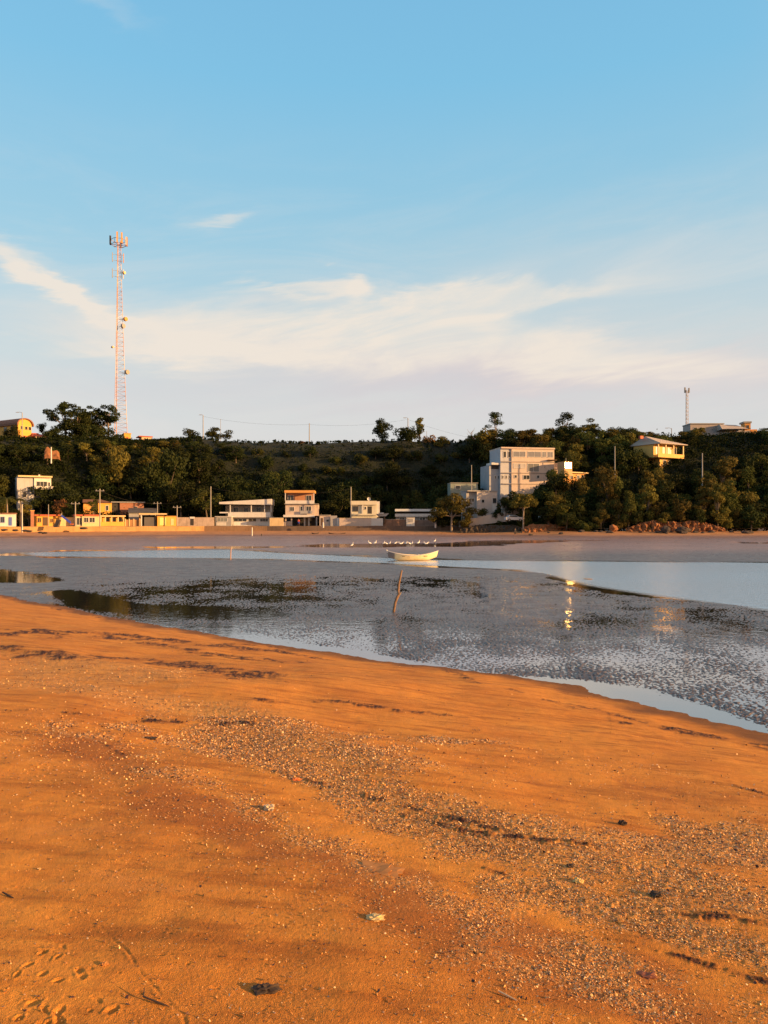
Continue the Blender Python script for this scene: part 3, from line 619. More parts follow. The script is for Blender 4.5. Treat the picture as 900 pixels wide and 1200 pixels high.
b = Bld('garden_wall', 'grey concrete wall between the tiny pink house and cream house', 'wall', 387.3, 396, 616, 604, 180.5, 2, clear=False); b.box('panel', m_grey, 387.3, 395, 616, 604.3, 0, .3, down=1); b.box('pillar', m_white, 395, 397.5, 616, 607, -.1, .4, down=1)
# B13
b = Bld('cream_house', 'cream two-storey house with roof terrace and satellite dish behind a wall', 'house', 410.5, 445, 616, 586, 184, 2)
m_cr = paint((.60, .55, .42)); b.box('wall', m_cr, 411.5, 441.5, 616, 589.5, 0, 6, down=1); b.box('parapet', m_cr, 410.5, 441.5, 591, 587, -.45, -.2); b.box('side_wing', m_white, 441.5, 445, 606, 587.5, .3, 5); b.box('roof', m_cr, 410.5, 441.5, 591.6, 591, -.45, 6)
b.win(413.5, 419.2, 599, 593.4, bars=1, frame=m_wood); b.box('post', m_white, 424.6, 425.8, 602, 591.6, -.4, -.15); b.box('floor_slab', m_cr, 411, 441.5, 604, 602, -.45, 0); b.box('door', m_dark, 431, 435.8, 602, 593.4, -.05, .01); b.win(427, 429, 597, 594, bars=0)
b = Bld('satellite_dish', 'small white satellite dish on the cream house roof', 'dish', 431, 434, 587, 584, 184.5, 3, clear=False)
dd = MB(); n = 14
for k in range(4):
    rr_ = .45*k/3
    for j in range(n): dd.v.append((rr_*math.cos(6.283*j/n)+.3, -.25*(k/3)**2+.2, rr_*math.sin(6.283*j/n)+.5))
dd.f += [(k*n+j, k*n+(j+1) % n, (k+1)*n+(j+1) % n, (k+1)*n+j) for k in range(3) for j in range(n)]; dd.build('dish', m_white, b.root, True); MB().tube([(.3, .25, -.1), (.3, .2, .5)], .04, 6).build('mast', m_metal, b.root)
b = Bld('garden_wall', 'long pinkish-cream wall in front of the cream two-storey house', 'wall', 397.7, 449, 616, 607, 180, 2, clear=False); b.box('panel', m_pk, 397.7, 435, 616, 607.3, 0, .3, down=1); b.box('gate', m_white, 435, 448.8, 616, 607.3, .02, .25, down=1); b.box('coping', m_cream, 397.7, 435, 607.3, 606.9, -.06, .36)
# stored boat above the wall
b = Bld('stored_boat', 'small grey boat stored on blocks behind the wall beside the cream house', 'boat', 440.5, 456, 606, 601.5, 181, 2, clear=False)
x1 = b.x(456); MB().hexa([(.5, -.5, .2), (x1*.75, -.35, .2), (x1*.75, .35, .2), (.5, .5, .2)], [(0, -.8, .8), (x1, -.15, .95), (x1, .15, .95), (0, .8, .8)]).build('hull', m_grey, b.root); MB().box(.7, 1.9, -.4, .4, .8, 1.1).build('cabin', m_white, b.root)
MB().box(.6, .9, -.5, .5, -1.6, .22).build('block', m_wood, b.root); MB().box(x1*.6, x1*.6+.3, -.4, .4, -1.6, .22).build('block', m_wood, b.root)
# B14
b = Bld('long_low_house', 'long low white building with two pale roof bands beside the bushy tree', 'building', 463, 512, 612, 596.5, 187, 0)
b.box('wall', paint((.26, .25, .25)), 464, 511, 612, 604, 0, 5, down=2); b.box('upper_wall', m_dark, 465, 511, 602, 599, 1, 5); b.box('roof', paint((.62, .64, .66)), 463, 512, 599.3, 596.5, -.5, 5.5); b.box('balcony', m_white, 463, 505, 605.5, 602, -.6, -.4)
b.win(468, 474, 611, 606.5, bars=1); b.win(492, 498, 611, 606.5, bars=1)
b = Bld('kiosk', 'small white box kiosk standing on the sea wall walk', 'kiosk', 476.3, 486, 616, 606, 180.5, 0, clear=False); b.box('wall', m_white, 476.3, 486, 616, 606.6, 0, 1.9, down=.6); b.box('roof', m_grey, 475.9, 486.4, 606.6, 606, -.15, 2.05); b.box('shutter', m_grey, 478, 484, 612, 608, -.04, .01)
b = Bld('earth_bank', 'reddish garden wall right of the cream house wall', 'wall', 449.3, 476, 616, 608.5, 181, 1, clear=False); b.box('panel', paint((.26, .14, .09), .9, .5), 449.3, 476, 616, 608.8, 0, .4, down=1); b.box('coping', m_conc, 449.3, 476, 608.8, 608.4, -.05, .45)
b = Bld('garden_wall', 'low dull wall between the white box kiosk and bushy tree', 'wall', 486.3, 512, 616, 609.5, 181, 1, clear=False); b.box('panel', paint((.22, .15, .12), .9, .5), 486.3, 512, 616, 609.7, 0, .4, down=1); b.box('coping', m_conc, 486.3, 512, 609.7, 609.3, -.05, .45)
# B15 lower white building + greenish block
b = Bld('white_house', 'plain white two-storey house with two dark windows below the big white villa', 'house', 548, 583, 604, 574.5, 181, 12)
b.box('wall', paint((.50, .44, .41)), 559, 582.5, 604, 576, 0, 5, down=3); b.box('wing', paint((.36, .34, .33)), 548, 559, 596, 575.5, 1, 5, down=3); b.box('roof', m_grey, 547.5, 583, 576, 574.8, -.2, 5.3)
b.win(564.5, 567.5, 589, 585.5, bars=0); b.win(577.3, 581.7, 589.5, 583.7, bars=0); b.box('door', m_white, 577, 582, 599, 590.5, -.06, .01); b.win(551, 557, 588, 584, f=1, bars=1)
b = Bld('retaining_block', 'flat grey-green concrete block building above the bushy tree', 'building', 528, 560, 576, 565.5, 190, 4); b.box('wall', paint((.24, .27, .23)), 528, 560, 576, 566.3, 0, 5, down=3); b.box('roof', m_conc, 527.6, 560.4, 566.3, 565.6, -.2, 5.2); b.win(534, 539, 573, 569, bars=0)
# B16 the big villa
b = Bld('white_villa', 'big white four-level villa with long top-floor windows on the right slope', 'villa', 577, 650, 590, 524, 188, 10, clear=False); RECTS += [(573, 628, 523, 584, 188), (628, 673, 523, 553, 188)]
m_v = paint((.54, .43, .36)); D_ = 9
b.box('lower_wall', m_v, 599.5, 632, 590, 567.2, 0, D_, down=6); b.box('upper_wall', m_v, 599.5, 649.5, 567, 541.5, .02, D_)
b.box('top_wall', m_v, 599.5, 649.5, 541, 526, 0, D_); b.box('roof', m_v, 587, 650, 526, 524.3, -.25, D_+.3)
b.box('side_wall', paint((.44, .44, .47)), 587, 599.4, 590, 526, .35, D_, down=6)  # cooler grey paint carries the shade on the villa's left side
b.box('side_block', paint((.36, .36, .38)), 575.5, 587, 590, 545, 1.5, D_, down=6); b.box('side_roof', m_white, 577, 591, 544.8, 542.3, .6, 5)
for y_ in (541.2, 554.3, 567.1): b.box('ledge', paint((.30, .27, .26)), 587, 650 if y_ < 560 else 640, y_+.35, y_-.35, -.15, .02)
for q in ((601.5, 615.5), (618.5, 633.5), (635.5, 639.5), (641.5, 647.5)): b.win(q[0], q[1], 535.3, 529.3, bars=1, pane=paint((.20, .20, .22), .3))
b.win(602, 615.5, 548.5, 543.5, bars=1, pane=paint((.42, .38, .36), .5)); b.win(618.5, 631.5, 552.3, 543.3, bars=1, pane=paint((.15, .15, .15), .4))
b.win(613.5, 620.5, 561.5, 557, bars=1); b.win(629.3, 631.8, 560, 557, bars=0); b.win(603, 605.5, 560, 557, bars=0); b.box('awning', m_wood, 641, 651, 539.3, 538.4, -1, .02)
b.win(590.5, 593.5, 536, 529.5, f=.35, bars=0); b.win(596, 598.5, 536, 529.5, f=.35, bars=0)
for p in (582, 585.5, 589, 593, 597): b.win(p, p+1.4, 561, 557.5, f=.35 if p > 587 else 1.5, bars=0)
b.box('dark_opening', m_dark, 578, 586.5, 549.5, 545.5, 1.4, 1.6); b.box('annex_wall', m_v, 649.6, 661.0, 552, 541.5, 1.5, 4, down=1)
# glare window bay: sunset glow put into the wall colour, pane tilted sunward
b = Bld('sun_tinted_annex', 'small annex with windowpane glaring in the sunset beside the villa', 'annex', 661.5, 672, 552, 541, 187, 29.5, clear=False)
b.box('wall', paint((.50, .30, .14)), 661.5, 670.5, 553, 541, 0, 2.5, down=1); w_ = b.win(662.3, 669.2, 548.5, 542.2, bars=0, pane=m_dark); xa, xb, za, zb = b.x(662.3), b.x(669.2), b.z(548.5), b.z(542.2); tl = (zb-za)*math.tan(R(2.2))
MB().hexa([(xa, -.10, za), (xb, -.10, za), (xb, -.07, za), (xa, -.07, za)], [(xa, -.10+tl, zb), (xb, -.10+tl, zb), (xb, -.07+tl, zb), (xa, -.07+tl, zb)]).build('pane', m_glare_mirror, w_); MB().tube([(b.x(666.5), 1, b.z(541)), (b.x(666.5), 1, b.z(536.5))], .06, 6).build('antenna', m_metal, b.root)
b = Bld('sun_tinted_house', 'low house with sunlight orange painted on, half hidden by trees right of the villa', 'house', 660, 686.5, 566, 552.5, 190, 30, clear=False)
RECTS.append((664, 686, 552, 561, 190))
b.box('wall', m_orange, 660, 686.5, 566, 554.5, 0, 4, down=3); b.box('roof', m_cream, 667, 687, 554.5, 553.3, -.8, 4.4); b.win(676, 679, 561, 557, bars=0); b.win(668, 671, 561, 557, bars=0); b.win(681.5, 684, 561, 557, bars=0)  # orange wall colour stands in for sun falling through the trees
# B17 yellow hilltop house
b = Bld('hilltop_house', 'golden two-level house with long balcony and wide pale roof on right hill', 'house', 770, 801, 549, 512, 193, 30)
m_g = paint((.66, .38, .10)); b.box('wall', m_g, 771, 798, 536, 521, 1.4, 8, down=0); b.box('lower_wall', m_g, 779, 795, 549, 536, 1.6, 7, down=4); b.box('balcony', m_g, 770.5, 801, 536, 532, -.2, 0); b.box('floor_slab', m_g, 770.5, 801, 536.6, 536, -.2, 2)
x0, x1 = b.x(770), b.x(802.5); z0, z1, z2 = b.z(521), b.z(511), b.z(517.5)
MB().hexa([(x0, -1, z0), (x1, -1, z0), (x1, 9, z0), (x0, 9, z0)], [(x0, -1, z0+.15), (x1, -1, z0+.15), (x1, 9, z0+.15), (x0, 9, z0+.15)]).hexa([(x0, -1, z0+.15), (x1, -1, z0+.15), (x1, 9, z0+.15), (x0, 9, z0+.15)], [(x0+.2, 4, z1), (x0+1.6, 4, z1), (x0+1.6, 4.2, z1), (x0+.2, 4.2, z1)]).build('roof', m_pale_tile, b.root)
for p in (771.2, 780, 789, 800.3): b.box('post', m_cream, p-.5, p+.5, 532, 521, -.18, .02)
for p in (773.5, 781.5, 787.5): b.win(p, p+4, 532, 524, 1.4, bars=1, pane=paint((.5, .33, .14), .3))
b.win(794.5, 797.5, 532, 524, 1.4, bars=0); b.win(783, 786, 545, 539, 1.6, bars=0); b.win(789, 792, 545, 539, 1.6, bars=0); b.box('chimney', m_red, 765, 768.5, 514, 510.5, 4, 4.6)
# B18 top right
b = Bld('hilltop_building', 'grey flat-roofed building on the right skyline with orange end tower', 'building', 831, 885, 522, 496, 236, -6)
b.box('wall', paint((.33, .29, .27)), 831, 865, 522, 506, 2, 9, down=3); b.box('balcony', paint((.52, .42, .36)), 863, 878, 510, 505, -.6, .2); b.box('lower_wall', paint((.40, .33, .29)), 863, 880, 520, 505, .2, 8, down=3)
b.box('tower', m_orange, 873, 880, 510, 494.5, .2, 3.5); b.box('tower_cap', m_conc, 871.5, 881, 496, 494, 0, 3.8); b.box('side_block', m_orange, 882, 889, 512, 503, 1, 5, down=5); b.box('link_wall', m_red, 880, 882, 512, 504.5, 1.5, 4, down=3)
x0, x1 = b.x(845), b.x(876); MB().hexa([(x0, -1, b.z(503)), (x1, -1, b.z(503)), (x1, 9, b.z(503)), (x0, 9, b.z(503))], [(x0, 1.5, b.z(496.5)), (x1-3, 1.5, b.z(497.5)), (x1-3, 9, b.z(497.5)), (x0, 9, b.z(496.5))]).build('roof', m_pale_tile, b.root)
for p in (866, 870.5, 875): b.win(p, p+2.4, 518, 512.5, .2, bars=0)
b.win(874.5, 878, 503, 498.5, .2, bars=0, frame=m_orange, name='window'); b.win(866, 870, 504.5, 501, f=-.0, bars=0)
b = Bld('hilltop_hall', 'long low grey hall on the right skyline behind treetops', 'hall', 809, 848, 512, 496, 240, 0, clear=False); b.box('wall', paint((.34, .29, .27)), 809, 848, 512, 497, 0, 6, down=6); b.box('roof', m_conc, 808.5, 848.5, 497, 496, -.3, 6.3); b.win(813, 817, 505, 501, bars=0); b.win(822, 826, 505, 501, bars=0)
# B19 barn top left
b = Bld('barn_house', 'sunlit yellow barn-roofed house with arched gable on the left hilltop', 'house', 21, 37, 521, 491, 222, 60)
wv = b.w; zt = b.z(498); zr = b.z(491.5); prof = [(0, -2), (wv, -2), (wv, zt)]+[(wv/2+wv/2*math.cos(a), zt+(zr-zt)*math.sin(a)) for a in np.linspace(0, math.pi, 9)[1:-1]]+[(0, zt)]
def prism(prof, y0, y1):
    n = len(prof); vs = [(p[0], y0, p[1]) for p in prof]+[(p[0], y1, p[1]) for p in prof]; return MB().add(vs, [tuple(range(n)), tuple(range(n, 2*n))[::-1]]+[(i, i+n, (i+1) % n+n, (i+1) % n) for i in range(n)])
prism(prof, 0, 16).build('wall', m_yellow, b.root)
rp_ = [(wv/2+(wv/2+k_)*math.cos(a), zt+(zr-zt+k_*.7)*math.sin(a)) for k_, seq in ((.55, np.linspace(-.12, math.pi+.12, 11)), (.15, np.linspace(math.pi+.12, -.12, 11))) for a in seq]
prism(rp_, -.5, 16.4).build('roof', m_tile, b.root)
for p in (24, 29.2, 33.5): b.win(p, p+2.9, 503.5, 499.7, bars=0, frame=m_cream)
b.box('door', m_red, 27, 31, 521, 510.5, -.06, .01)
mb_ = MB()
for k in range(4):
    o_ = MB().box(-.06, .02, 2+k*3.5, 3.4+k*3.5, b.z(505), b.z(500)).build('side_window', m_glass, b.root)
b = Bld('barn_annex', 'low sunlit cream annex with red roof right of the barn-roofed house', 'annex', 38, 57, 521, 506, 224, 30); b.box('wall', m_cream, 41, 57, 521, 511.5, 0, 5, down=3); b.box('link_wall', m_red, 38, 46, 513, 507, 2, 5); x0, x1 = b.x(37), b.x(58)
MB().hexa([(x0, -.4, b.z(511.6)), (x1, -.4, b.z(511.6)), (x1, 5.4, b.z(511.6)), (x0, 5.4, b.z(511.6))], [(x0+.5, 2.5, b.z(507)), (x0+3, 2.5, b.z(508)), (x0+3, 5, b.z(508)), (x0+.5, 5, b.z(507))]).build('roof', m_red, b.root); b.win(45, 48, 518, 514.5, bars=0); b.win(51, 54, 518, 514.5, bars=0)
# B20
b = Bld('tower_hut', 'small yellow equipment hut at the foot of the lattice tower', 'hut', 145.5, 153.5, 520, 507.5, 246, 28); b.box('wall', m_yellow, 145.5, 153.5, 520, 508.3, 0, 4, down=3); b.box('roof', m_orange, 145, 154, 508.3, 507.5, -.2, 4.2); b.box('door', m_red, 148, 150.5, 520, 512, -.05, .01)
b = Bld('ridge_house', 'small pinkish ridge house right of the lattice tower', 'house', 163, 178, 523, 510.5, 244, 28); b.box('wall', paint((.62, .42, .25)), 166, 178, 523, 512, 0, 5, down=3); b.box('roof', m_red, 162.5, 179, 512, 511, -.3, 5.3); b.win(171, 174, 518, 514, bars=0)
# earth cut on left slope
b = Bld('earth_cut', 'bare orange earth cut on the slope below the barn annex', 'earth bank', 51, 71, 540, 526, 186, 25); 
mb = MB(); bm_v = []; 
nx, nz = 16, 8
for j in range(nz):
    for i in range(nx):
        x_ = b.w*i/(nx-1); z_ = b.z(537)+(b.h)*j/(nz-1); ed = math.sin(math.pi*i/(nx-1))**.12*(.8+.5*mnoise.noise(Vector((x_*.6, 5, 0)))); bm_v.append((x_, 1.5*j/nz+.4*mnoise.noise(Vector((x_*.8, z_, 0))), z_*ed))
mb.add(bm_v, [(j*nx+i, j*nx+i+1, (j+1)*nx+i+1, (j+1)*nx+i) for j in range(nz-1) for i in range(nx-1)]).build('earth_face', paint((.26, .11, .045), .95, .7), b.root)

# ramp walls and parked cars in front of the villa
b = Bld('ramp_wall', 'pale sloping ramp wall climbing in front of the white two-storey house', 'wall', 538, 598, 613, 598, 176, 4, clear=False)
x0, x1 = b.x(538), b.x(596); MB().hexa([(x0, 0, b.z(613)-1), (x1, 0, b.z(601)-2), (x1, .4, b.z(601)-2), (x0, .4, b.z(613)-1)], [(x0, 0, b.z(611)), (x1, 0, b.z(598.5)), (x1, .4, b.z(598.5)), (x0, .4, b.z(611))]).build('panel', m_pk, b.root); b.box('end_pillar', m_conc, 596, 598, 606, 598, -.1, .5, down=1)
b = Bld('terrace_wall', 'stubby pale retaining wall under the big white villa', 'wall', 588, 612, 600, 591, 180, 10, clear=False); b.box('panel', m_pk, 588, 612, 600, 591.8, 0, .4, down=3); b.box('coping', m_conc, 587.6, 612.4, 591.8, 591.2, -.08, .5)
def car(px, py, d, rz, body, label):
    r = empty('parked_car', label, 'car', (WX(px, d), d, WZ(py, d)), rz, 'parked cars')
    L = [(-2.1, .35), (2.1, .35), (2.12, .75), (1.9, .95), (1.0, 1.02), (.45, 1.42), (-1.1, 1.45), (-1.75, 1.0), (-2.1, .92)]
    n = len(L); vs = [(x, -.82, z) for x, z in L]+[(x, .82, z) for x, z in L]
    for i in (5, 6): vs[i] = (vs[i][0], -.62, vs[i][2]); vs[i+n] = (vs[i+n][0], .62, vs[i+n][2])
    MB().add(vs, [tuple(range(n)), tuple(range(n, 2*n))[::-1]]+[(i, i+n, (i+1) % n+n, (i+1) % n) for i in range(n)]).build('body', body, r)
    MB().hexa([(-1.45, -.835, 1.02), (.85, -.835, 1.02), (.85, -.80, 1.02), (-1.45, -.80, 1.02)], [(-1.0, -.70, 1.36), (.40, -.70, 1.36), (.4, -.62, 1.36), (-1.0, -.62, 1.36)]).build('window', m_glass, r)
    for sx in (-1.3, 1.3):
        for sy in (-.8, .8):
            wh = MB().tube([(sx, sy-.1, .32), (sx, sy+.1, .32)], .32, 14).build('wheel', m_dark, r); MB().tube([(sx, sy-.11, .32), (sx, sy+.11, .32)], .17, 10).build('rim', m_metal, wh)
    return r
car(602, 611, 172, R(8), paint((.5, .5, .52), .3, .05), 'grey car parked under the small tree by the ramp wall')
car(641, 609, 176, R(-4), paint((.72, .72, .72), .3, .05), 'white car parked in the shade right of the small tree')

# ---------------------------------------------------------------- lattice tower
TD = 255.0; TX = WX(139, TD); tb = WZ(522, TD); tt = WZ(284, TD)
tw = empty('lattice_tower', 'tall red and white lattice telecom tower on the left hilltop', 'tower', (TX, TD, tb), R(20)); H = tt-tb
m_tr = paint((.40, .22, .18), .5, .1); m_twh = paint((.50, .42, .36), .5, .1)
def thw(z): return .5*np.interp(z/H, [0, .45, .85, 1], [5.2, 3.0, 1.5, 1.3])
secs = 9
for k in range(secs):
    z0, z1 = H*k/secs, H*(k+1)/secs; mb = MB(); nb = 5 if k < 6 else 6
    for c in range(3):
        a0 = 2.094*c; a1 = 2.094*(c+1)
        P = lambda z, a: Vector((math.cos(a)*thw(z)*1.15, math.sin(a)*thw(z)*1.15, z))
        mb.tube([P(z0, a0), P(z1, a0)], .105 if k < 6 else .09, 6)
        for j in range(nb):
            za, zb = z0+(z1-z0)*j/nb, z0+(z1-z0)*(j+1)/nb
            mb.tube([P(za, a0), P(zb, a1)] if j % 2 else [P(za, a1), P(zb, a0)], .035, 4); mb.tube([P(za, a0), P(za, a1)], .035, 4)
    mb.build('lattice_section', m_tr if k % 2 == 0 else m_twh, tw)
mb = MB(); mb.tube([(-thw(0)*.3, 0, 0), (-.2, 0, H)], .16, 6); mb.build('cable_run', m_tr, tw)
pl = MB()
for c in range(6):
    a0, a1 = c*1.0472, (c+1)*1.0472
    for z in (H-.9, H+.7): pl.tube([(2.6*math.cos(a0), 2.6*math.sin(a0), z), (2.6*math.cos(a1), 2.6*math.sin(a1), z)], .09, 6)
    pl.tube([(2.6*math.cos(a0), 2.6*math.sin(a0), H-.9), (2.6*math.cos(a0), 2.6*math.sin(a0), H+.7)], .06, 5); pl.tube([(0, 0, H-.9), (2.6*math.cos(a0), 2.6*math.sin(a0), H-.9)], .09, 6)
pl.build('platform', m_tr, tw)
for a, m_, hh_ in ((2.9, m_dark, 3.2), (3.3, m_dark, 2.8), (-1.2, m_orange, 3.6), (-1.75, m_orange, 3.6), (.1, m_tr, 3.2), (-.45, m_twh, 2.8), (1.3, m_tr, 2.6)):
    x, y = 2.75*math.cos(a), 2.75*math.sin(a); MB().box(x-.26, x+.26, y-.15, y+.15, H-1.0, H-1.0+hh_).build('panel_antenna', m_, tw)
for z, x, m_ in ((H-5.5, -2.0, m_grey), (H-5.5, 1.6, m_orange), (H-11, -2.0, m_grey), (H-11, 1.5, m_twh)):
    MB().tube([(x, -.6, z-1.6), (x, -.6, z+1.6)], .14, 6).tube([(0, -.3, z-1), (x, -.6, z-1)], .06, 5).tube([(0, -.3, z+1), (x, -.6, z+1)], .06, 5).build('whip_antenna', m_, tw)
def drum(z, x, y, r, m_):
    MB().tube([(x, y, z), (x+.5, y-.6, z)], r, 16).tube([(0, 0, z), (x, y, z)], .07, 5).build('microwave_dish', m_, tw)
drum(WZ(374, TD)-tb, 2.0, -.6, .7, m_orange); drum(WZ(383, TD)-tb, 1.2, -1.4, .75, m_grey); drum(WZ(436, TD)-tb, 2.5, -.6, .8, m_conc); drum(WZ(320, TD)-tb, 1.5, -.6, .5, m_cream); drum(WZ(408, TD)-tb, -2.2, -.8, .35, m_cream)
# slender mast right
MD = 262.0; mz = ground_at(WX(805, MD), MD); r = empty('radio_mast', 'slender pale radio mast on the right hilltop', 'mast', (WX(805, MD), MD, mz)); h_ = WZ(457, MD)-mz; mb = MB()
for c in range(3):
    a0, a1 = 2.094*c, 2.094*(c+1); q = .55; mb.tube([(q*math.cos(a0), q*math.sin(a0), 0), (q*.7*math.cos(a0), q*.7*math.sin(a0), h_)], .09, 5)
    for j in range(16): mb.tube([(q*math.cos(a0)*.9, q*math.sin(a0)*.9, h_*j/16), (q*.9*math.cos(a1), q*.9*math.sin(a1), h_*(j+1)/16)], .045, 4)
mb.build('lattice', m_twh, r); MB().box(-.9, -.5, -.2, .2, h_-1, h_+.9).box(.5, .9, -.2, .2, h_-1, h_+.7).build('antenna', m_conc, r)

# ---------------------------------------------------------------- poles and wires
def pole(px, ytop, ybot, d, label, r=.16, arm=0, lamp=False, name='utility_pole', cross=False, m=None, group=None):
    x = WX(px, d); z0 = WZ(ybot, d); h = (ybot-ytop)*d/F
    o = empty(name, label, 'street lamp' if lamp else 'pole', (x, d, z0), 0, group)
    MB().tube([(0, 0, -1.5), (0, 0, h)], [r, r*.7], 8).build('shaft', m or m_conc, o)
    if cross: MB().box(-1.0, 1.0, -.06, .06, h-.5, h-.36).build('crossarm', m_conc, o); MB().tube([(-.8, 0, h-.36), (-.8, 0, h-.12)], .06, 6).tube([(.8, 0, h-.36), (.8, 0, h-.12)], .06, 6).build('insulator', m_grey, o)
    if lamp:
        MB().tube([(0, 0, h-.1), (arm*.5, 0, h+.15), (arm, 0, h+.12)], .06, 6).build('arm', m_metal, o)
        s_ = 1 if arm > 0 else -1; MB().hexa([(arm-.1*s_, -.14, h), (arm+.7*s_, -.1, h+.03), (arm+.7*s_, .1, h+.03), (arm-.1*s_, .14, h)], [(arm-.1*s_, -.1, h+.2), (arm+.7*s_, -.06, h+.14), (arm+.7*s_, .06, h+.14), (arm-.1*s_, .1, h+.2)]).build('lamp_head', m_grey, o)
    return Vector((x, d, z0+h-.4))
pA = pole(26, 483.5, 522, 218, 'street lamp with short arm in front of the barn-roofed house', lamp=True, arm=-1.2, name='street_lamp')
pC = pole(238, 486.5, 522, 232, 'street lamp rising between two ridge trees left of centre', lamp=True, arm=-.6, name='street_lamp')
pD = pole(362.5, 496, 522, 236, 'lone bare utility pole standing alone on the grassy ridge', cross=False)
pE = pole(478, 490, 522, 236, 'street lamp among bushes beside the slim cypress-like tree on the ridge', lamp=True, arm=-.8, name='street_lamp')
pF = pole(720.5, 523, 566, 182, 'pale bare pole sticking out of the trees right of the sun-tinted house')
pG = pole(823, 531, 562, 182, 'pale bare pole sticking out of the trees right of the golden house', m=m_grey)
pH = pole(258.5, 491, 520, 245, 'thin distant pole above the round ridge tree', r=.08)
pI = pole(247, 570, 616, 180, 'tall concrete pole at the left corner of the grey annex')
pJ = pole(411.3, 570.5, 616, 180.3, 'tall concrete pole at the left corner of the cream house')
pK = pole(207.5, 592.5, 616, 175.5, 'short pole at the right corner of the yellow block house', cross=True)
pL = pole(117, 573, 616, 166.5, 'concrete pole with crossarm in front of the yellow two-storey house', cross=True)
pM = pole(88.3, 588, 616, 163, 'short utility pole with crossarm at the left end of the cream beach house', cross=True)
pN = pole(26, 591, 617, 157, 'slim white pole on the promenade near the far left beach house', m=m_white, r=.12)
pO = pole(24.3, 572.5, 605, 176, 'utility pole with crossarm in front of the pale hillside house', cross=True)
pP = pole(56.8, 591, 616, 162, 'thin pole over the yellow kiosk roof', r=.1)
pQ = pole(552.5, 545, 576, 184, 'thin concrete pole behind the grey-green block building', r=.13)
pR = pole(708, 596, 600, 200, 'x') if False else None
pS = pole(184.5, 588, 604, 182, 'short pole with crossarm behind the dark garage', cross=True, r=.12)
pT = pole(500, 505, 522, 236, 'thin short post on the ridge right of the slim cypress-like tree', r=.08)
pU = pole(747, 503, 520, 215, 'street lamp with crossarm showing above the right-hand treetops', lamp=True, arm=-.9, name='street_lamp')
pV = pole(787, 502, 520, 240, 'street lamp peeking over the trees left of the radio mast', lamp=True, arm=-1.4, name='street_lamp')
def wire(a, b_, label, sag=1.2, r=.018):
    pts = [a.lerp(b_, i/14)-Vector((0, 0, sag*4*(i/14)*(1-i/14))) for i in range(15)]
    o = MB().tube(pts, r, 4, False).build('power_line', m_dark); put(o, None, label, 'power line')
wire(pE, Vector((WX(552, 236), 236, WZ(513, 236))), 'thin wire from the lamp by the slim tree to the bare tree', .5)
wire(pC, pD, 'long thin wire between the ridge lamp and lone ridge pole', 1.0); wire(pD, pE, 'long thin wire from the lone ridge pole towards the slim tree', 1.0)
wire(pO, pL, 'sagging wire from the hillside house pole to the yellow house pole', 1.0); wire(pM, pO, 'thin wire from the cream beach house pole up to the hillside house pole', .8)
wire(pL, pS, 'sagging wire from the yellow house pole to the garage pole', .8); wire(pS, pI, 'long low wire from the garage pole to the tall annex pole', 1.2); wire(pI, pJ, 'long wire crossing the dark slope between the two tall concrete poles', 1.6)
wire(Vector((WX(-40, 205), 205, WZ(526, 205))), Vector((WX(60, 214), 214, WZ(529, 214))), 'wire across the upper left slope below the barn-roofed house', .4)
pW = pole(60, 524, 536, 185, 'short white post on the orange earth cut', r=.18, m=m_white)

# ---------------------------------------------------------------- trees
def leaves(blobs, n, size, seed, flat_=0.0):
    rg = np.random.default_rng(seed); bl = np.array([(b[0], b[1], b[2], b[3]) for b in blobs]); sq = np.array([b[4] if len(b) > 4 else .75 for b in blobs])
    wts = bl[:, 3]**2.2; idx = rg.choice(len(bl), n, p=wts/wts.sum())
    v = rg.normal(size=(n, 3)); v /= np.linalg.norm(v, axis=1)[:, None]; rad = .62+.42*rg.random(n)**.7
    lump = 1+.18*np.sin(v[:, 0]*5+idx)*np.sin(v[:, 1]*4+idx*2)+.12*np.sin(v[:, 2]*7+idx*3)
    p = v*(rad*lump*bl[idx, 3])[:, None]; p[:, 2] *= sq[idx]; p += bl[idx, :3]
    nrm = v+rg.normal(size=(n, 3))*.7; nrm[:, 2] += .25; nrm /= np.linalg.norm(nrm, axis=1)[:, None]
    a = np.cross(nrm, rg.normal(size=(n, 3))); a /= np.linalg.norm(a, axis=1)[:, None]; c = np.cross(nrm, a)
    s = size*(.6+.8*rg.random(n))[:, None]
    V = np.stack([p-a*s, p-c*s*.55, p+a*s, p+c*s*.55], 1).reshape(-1, 3)
    return V, np.arange(4*n).reshape(-1, 4)
def limbs(blobs, h0, seed, r0=.22):
    mb = MB(); rg = random.Random(seed); top = max(b[2] for b in blobs); cx = np.mean([b[0] for b in blobs]); cy = np.mean([b[1] for b in blobs])
    mid = (cx*.3+rg.uniform(-.2, .2), cy*.3+rg.uniform(-.2, .2), h0); end = (cx*.8, cy*.8, h0+(top-h0)*.6)
    mb.tube([(0, 0, -1.5), (mid[0]*.5, mid[1]*.5, h0*.5), mid, end], [r0*1.25, r0, r0*.8, r0*.4], 7)
    for b_ in sorted(blobs, key=lambda q: -q[3])[:9]:
        k = rg.uniform(0, .6); st = [mid[i]+(end[i]-mid[i])*k for i in range(3)]; e = (b_[0], b_[1], b_[2]); m_ = [(st[i]+e[i])/2+rg.uniform(-.2, .2) for i in range(3)]; m_[2] -= .15*b_[3]
        mb.tube([st, m_, e], [r0*.5, r0*.33, r0*.14], 5)
    return mb
PROTO = {}
def proto(key, blobs, n, size, lm, bark, h0, r0=.22):
    V, Fq = leaves(blobs, n, size, len(PROTO)+11); me = np_mesh('crown', V, Fq, lm, False); tr = limbs(blobs, h0, len(PROTO)+5, r0).build('trunk', bark)
    PROTO[key] = (me, tr)
rg = random.Random(12)
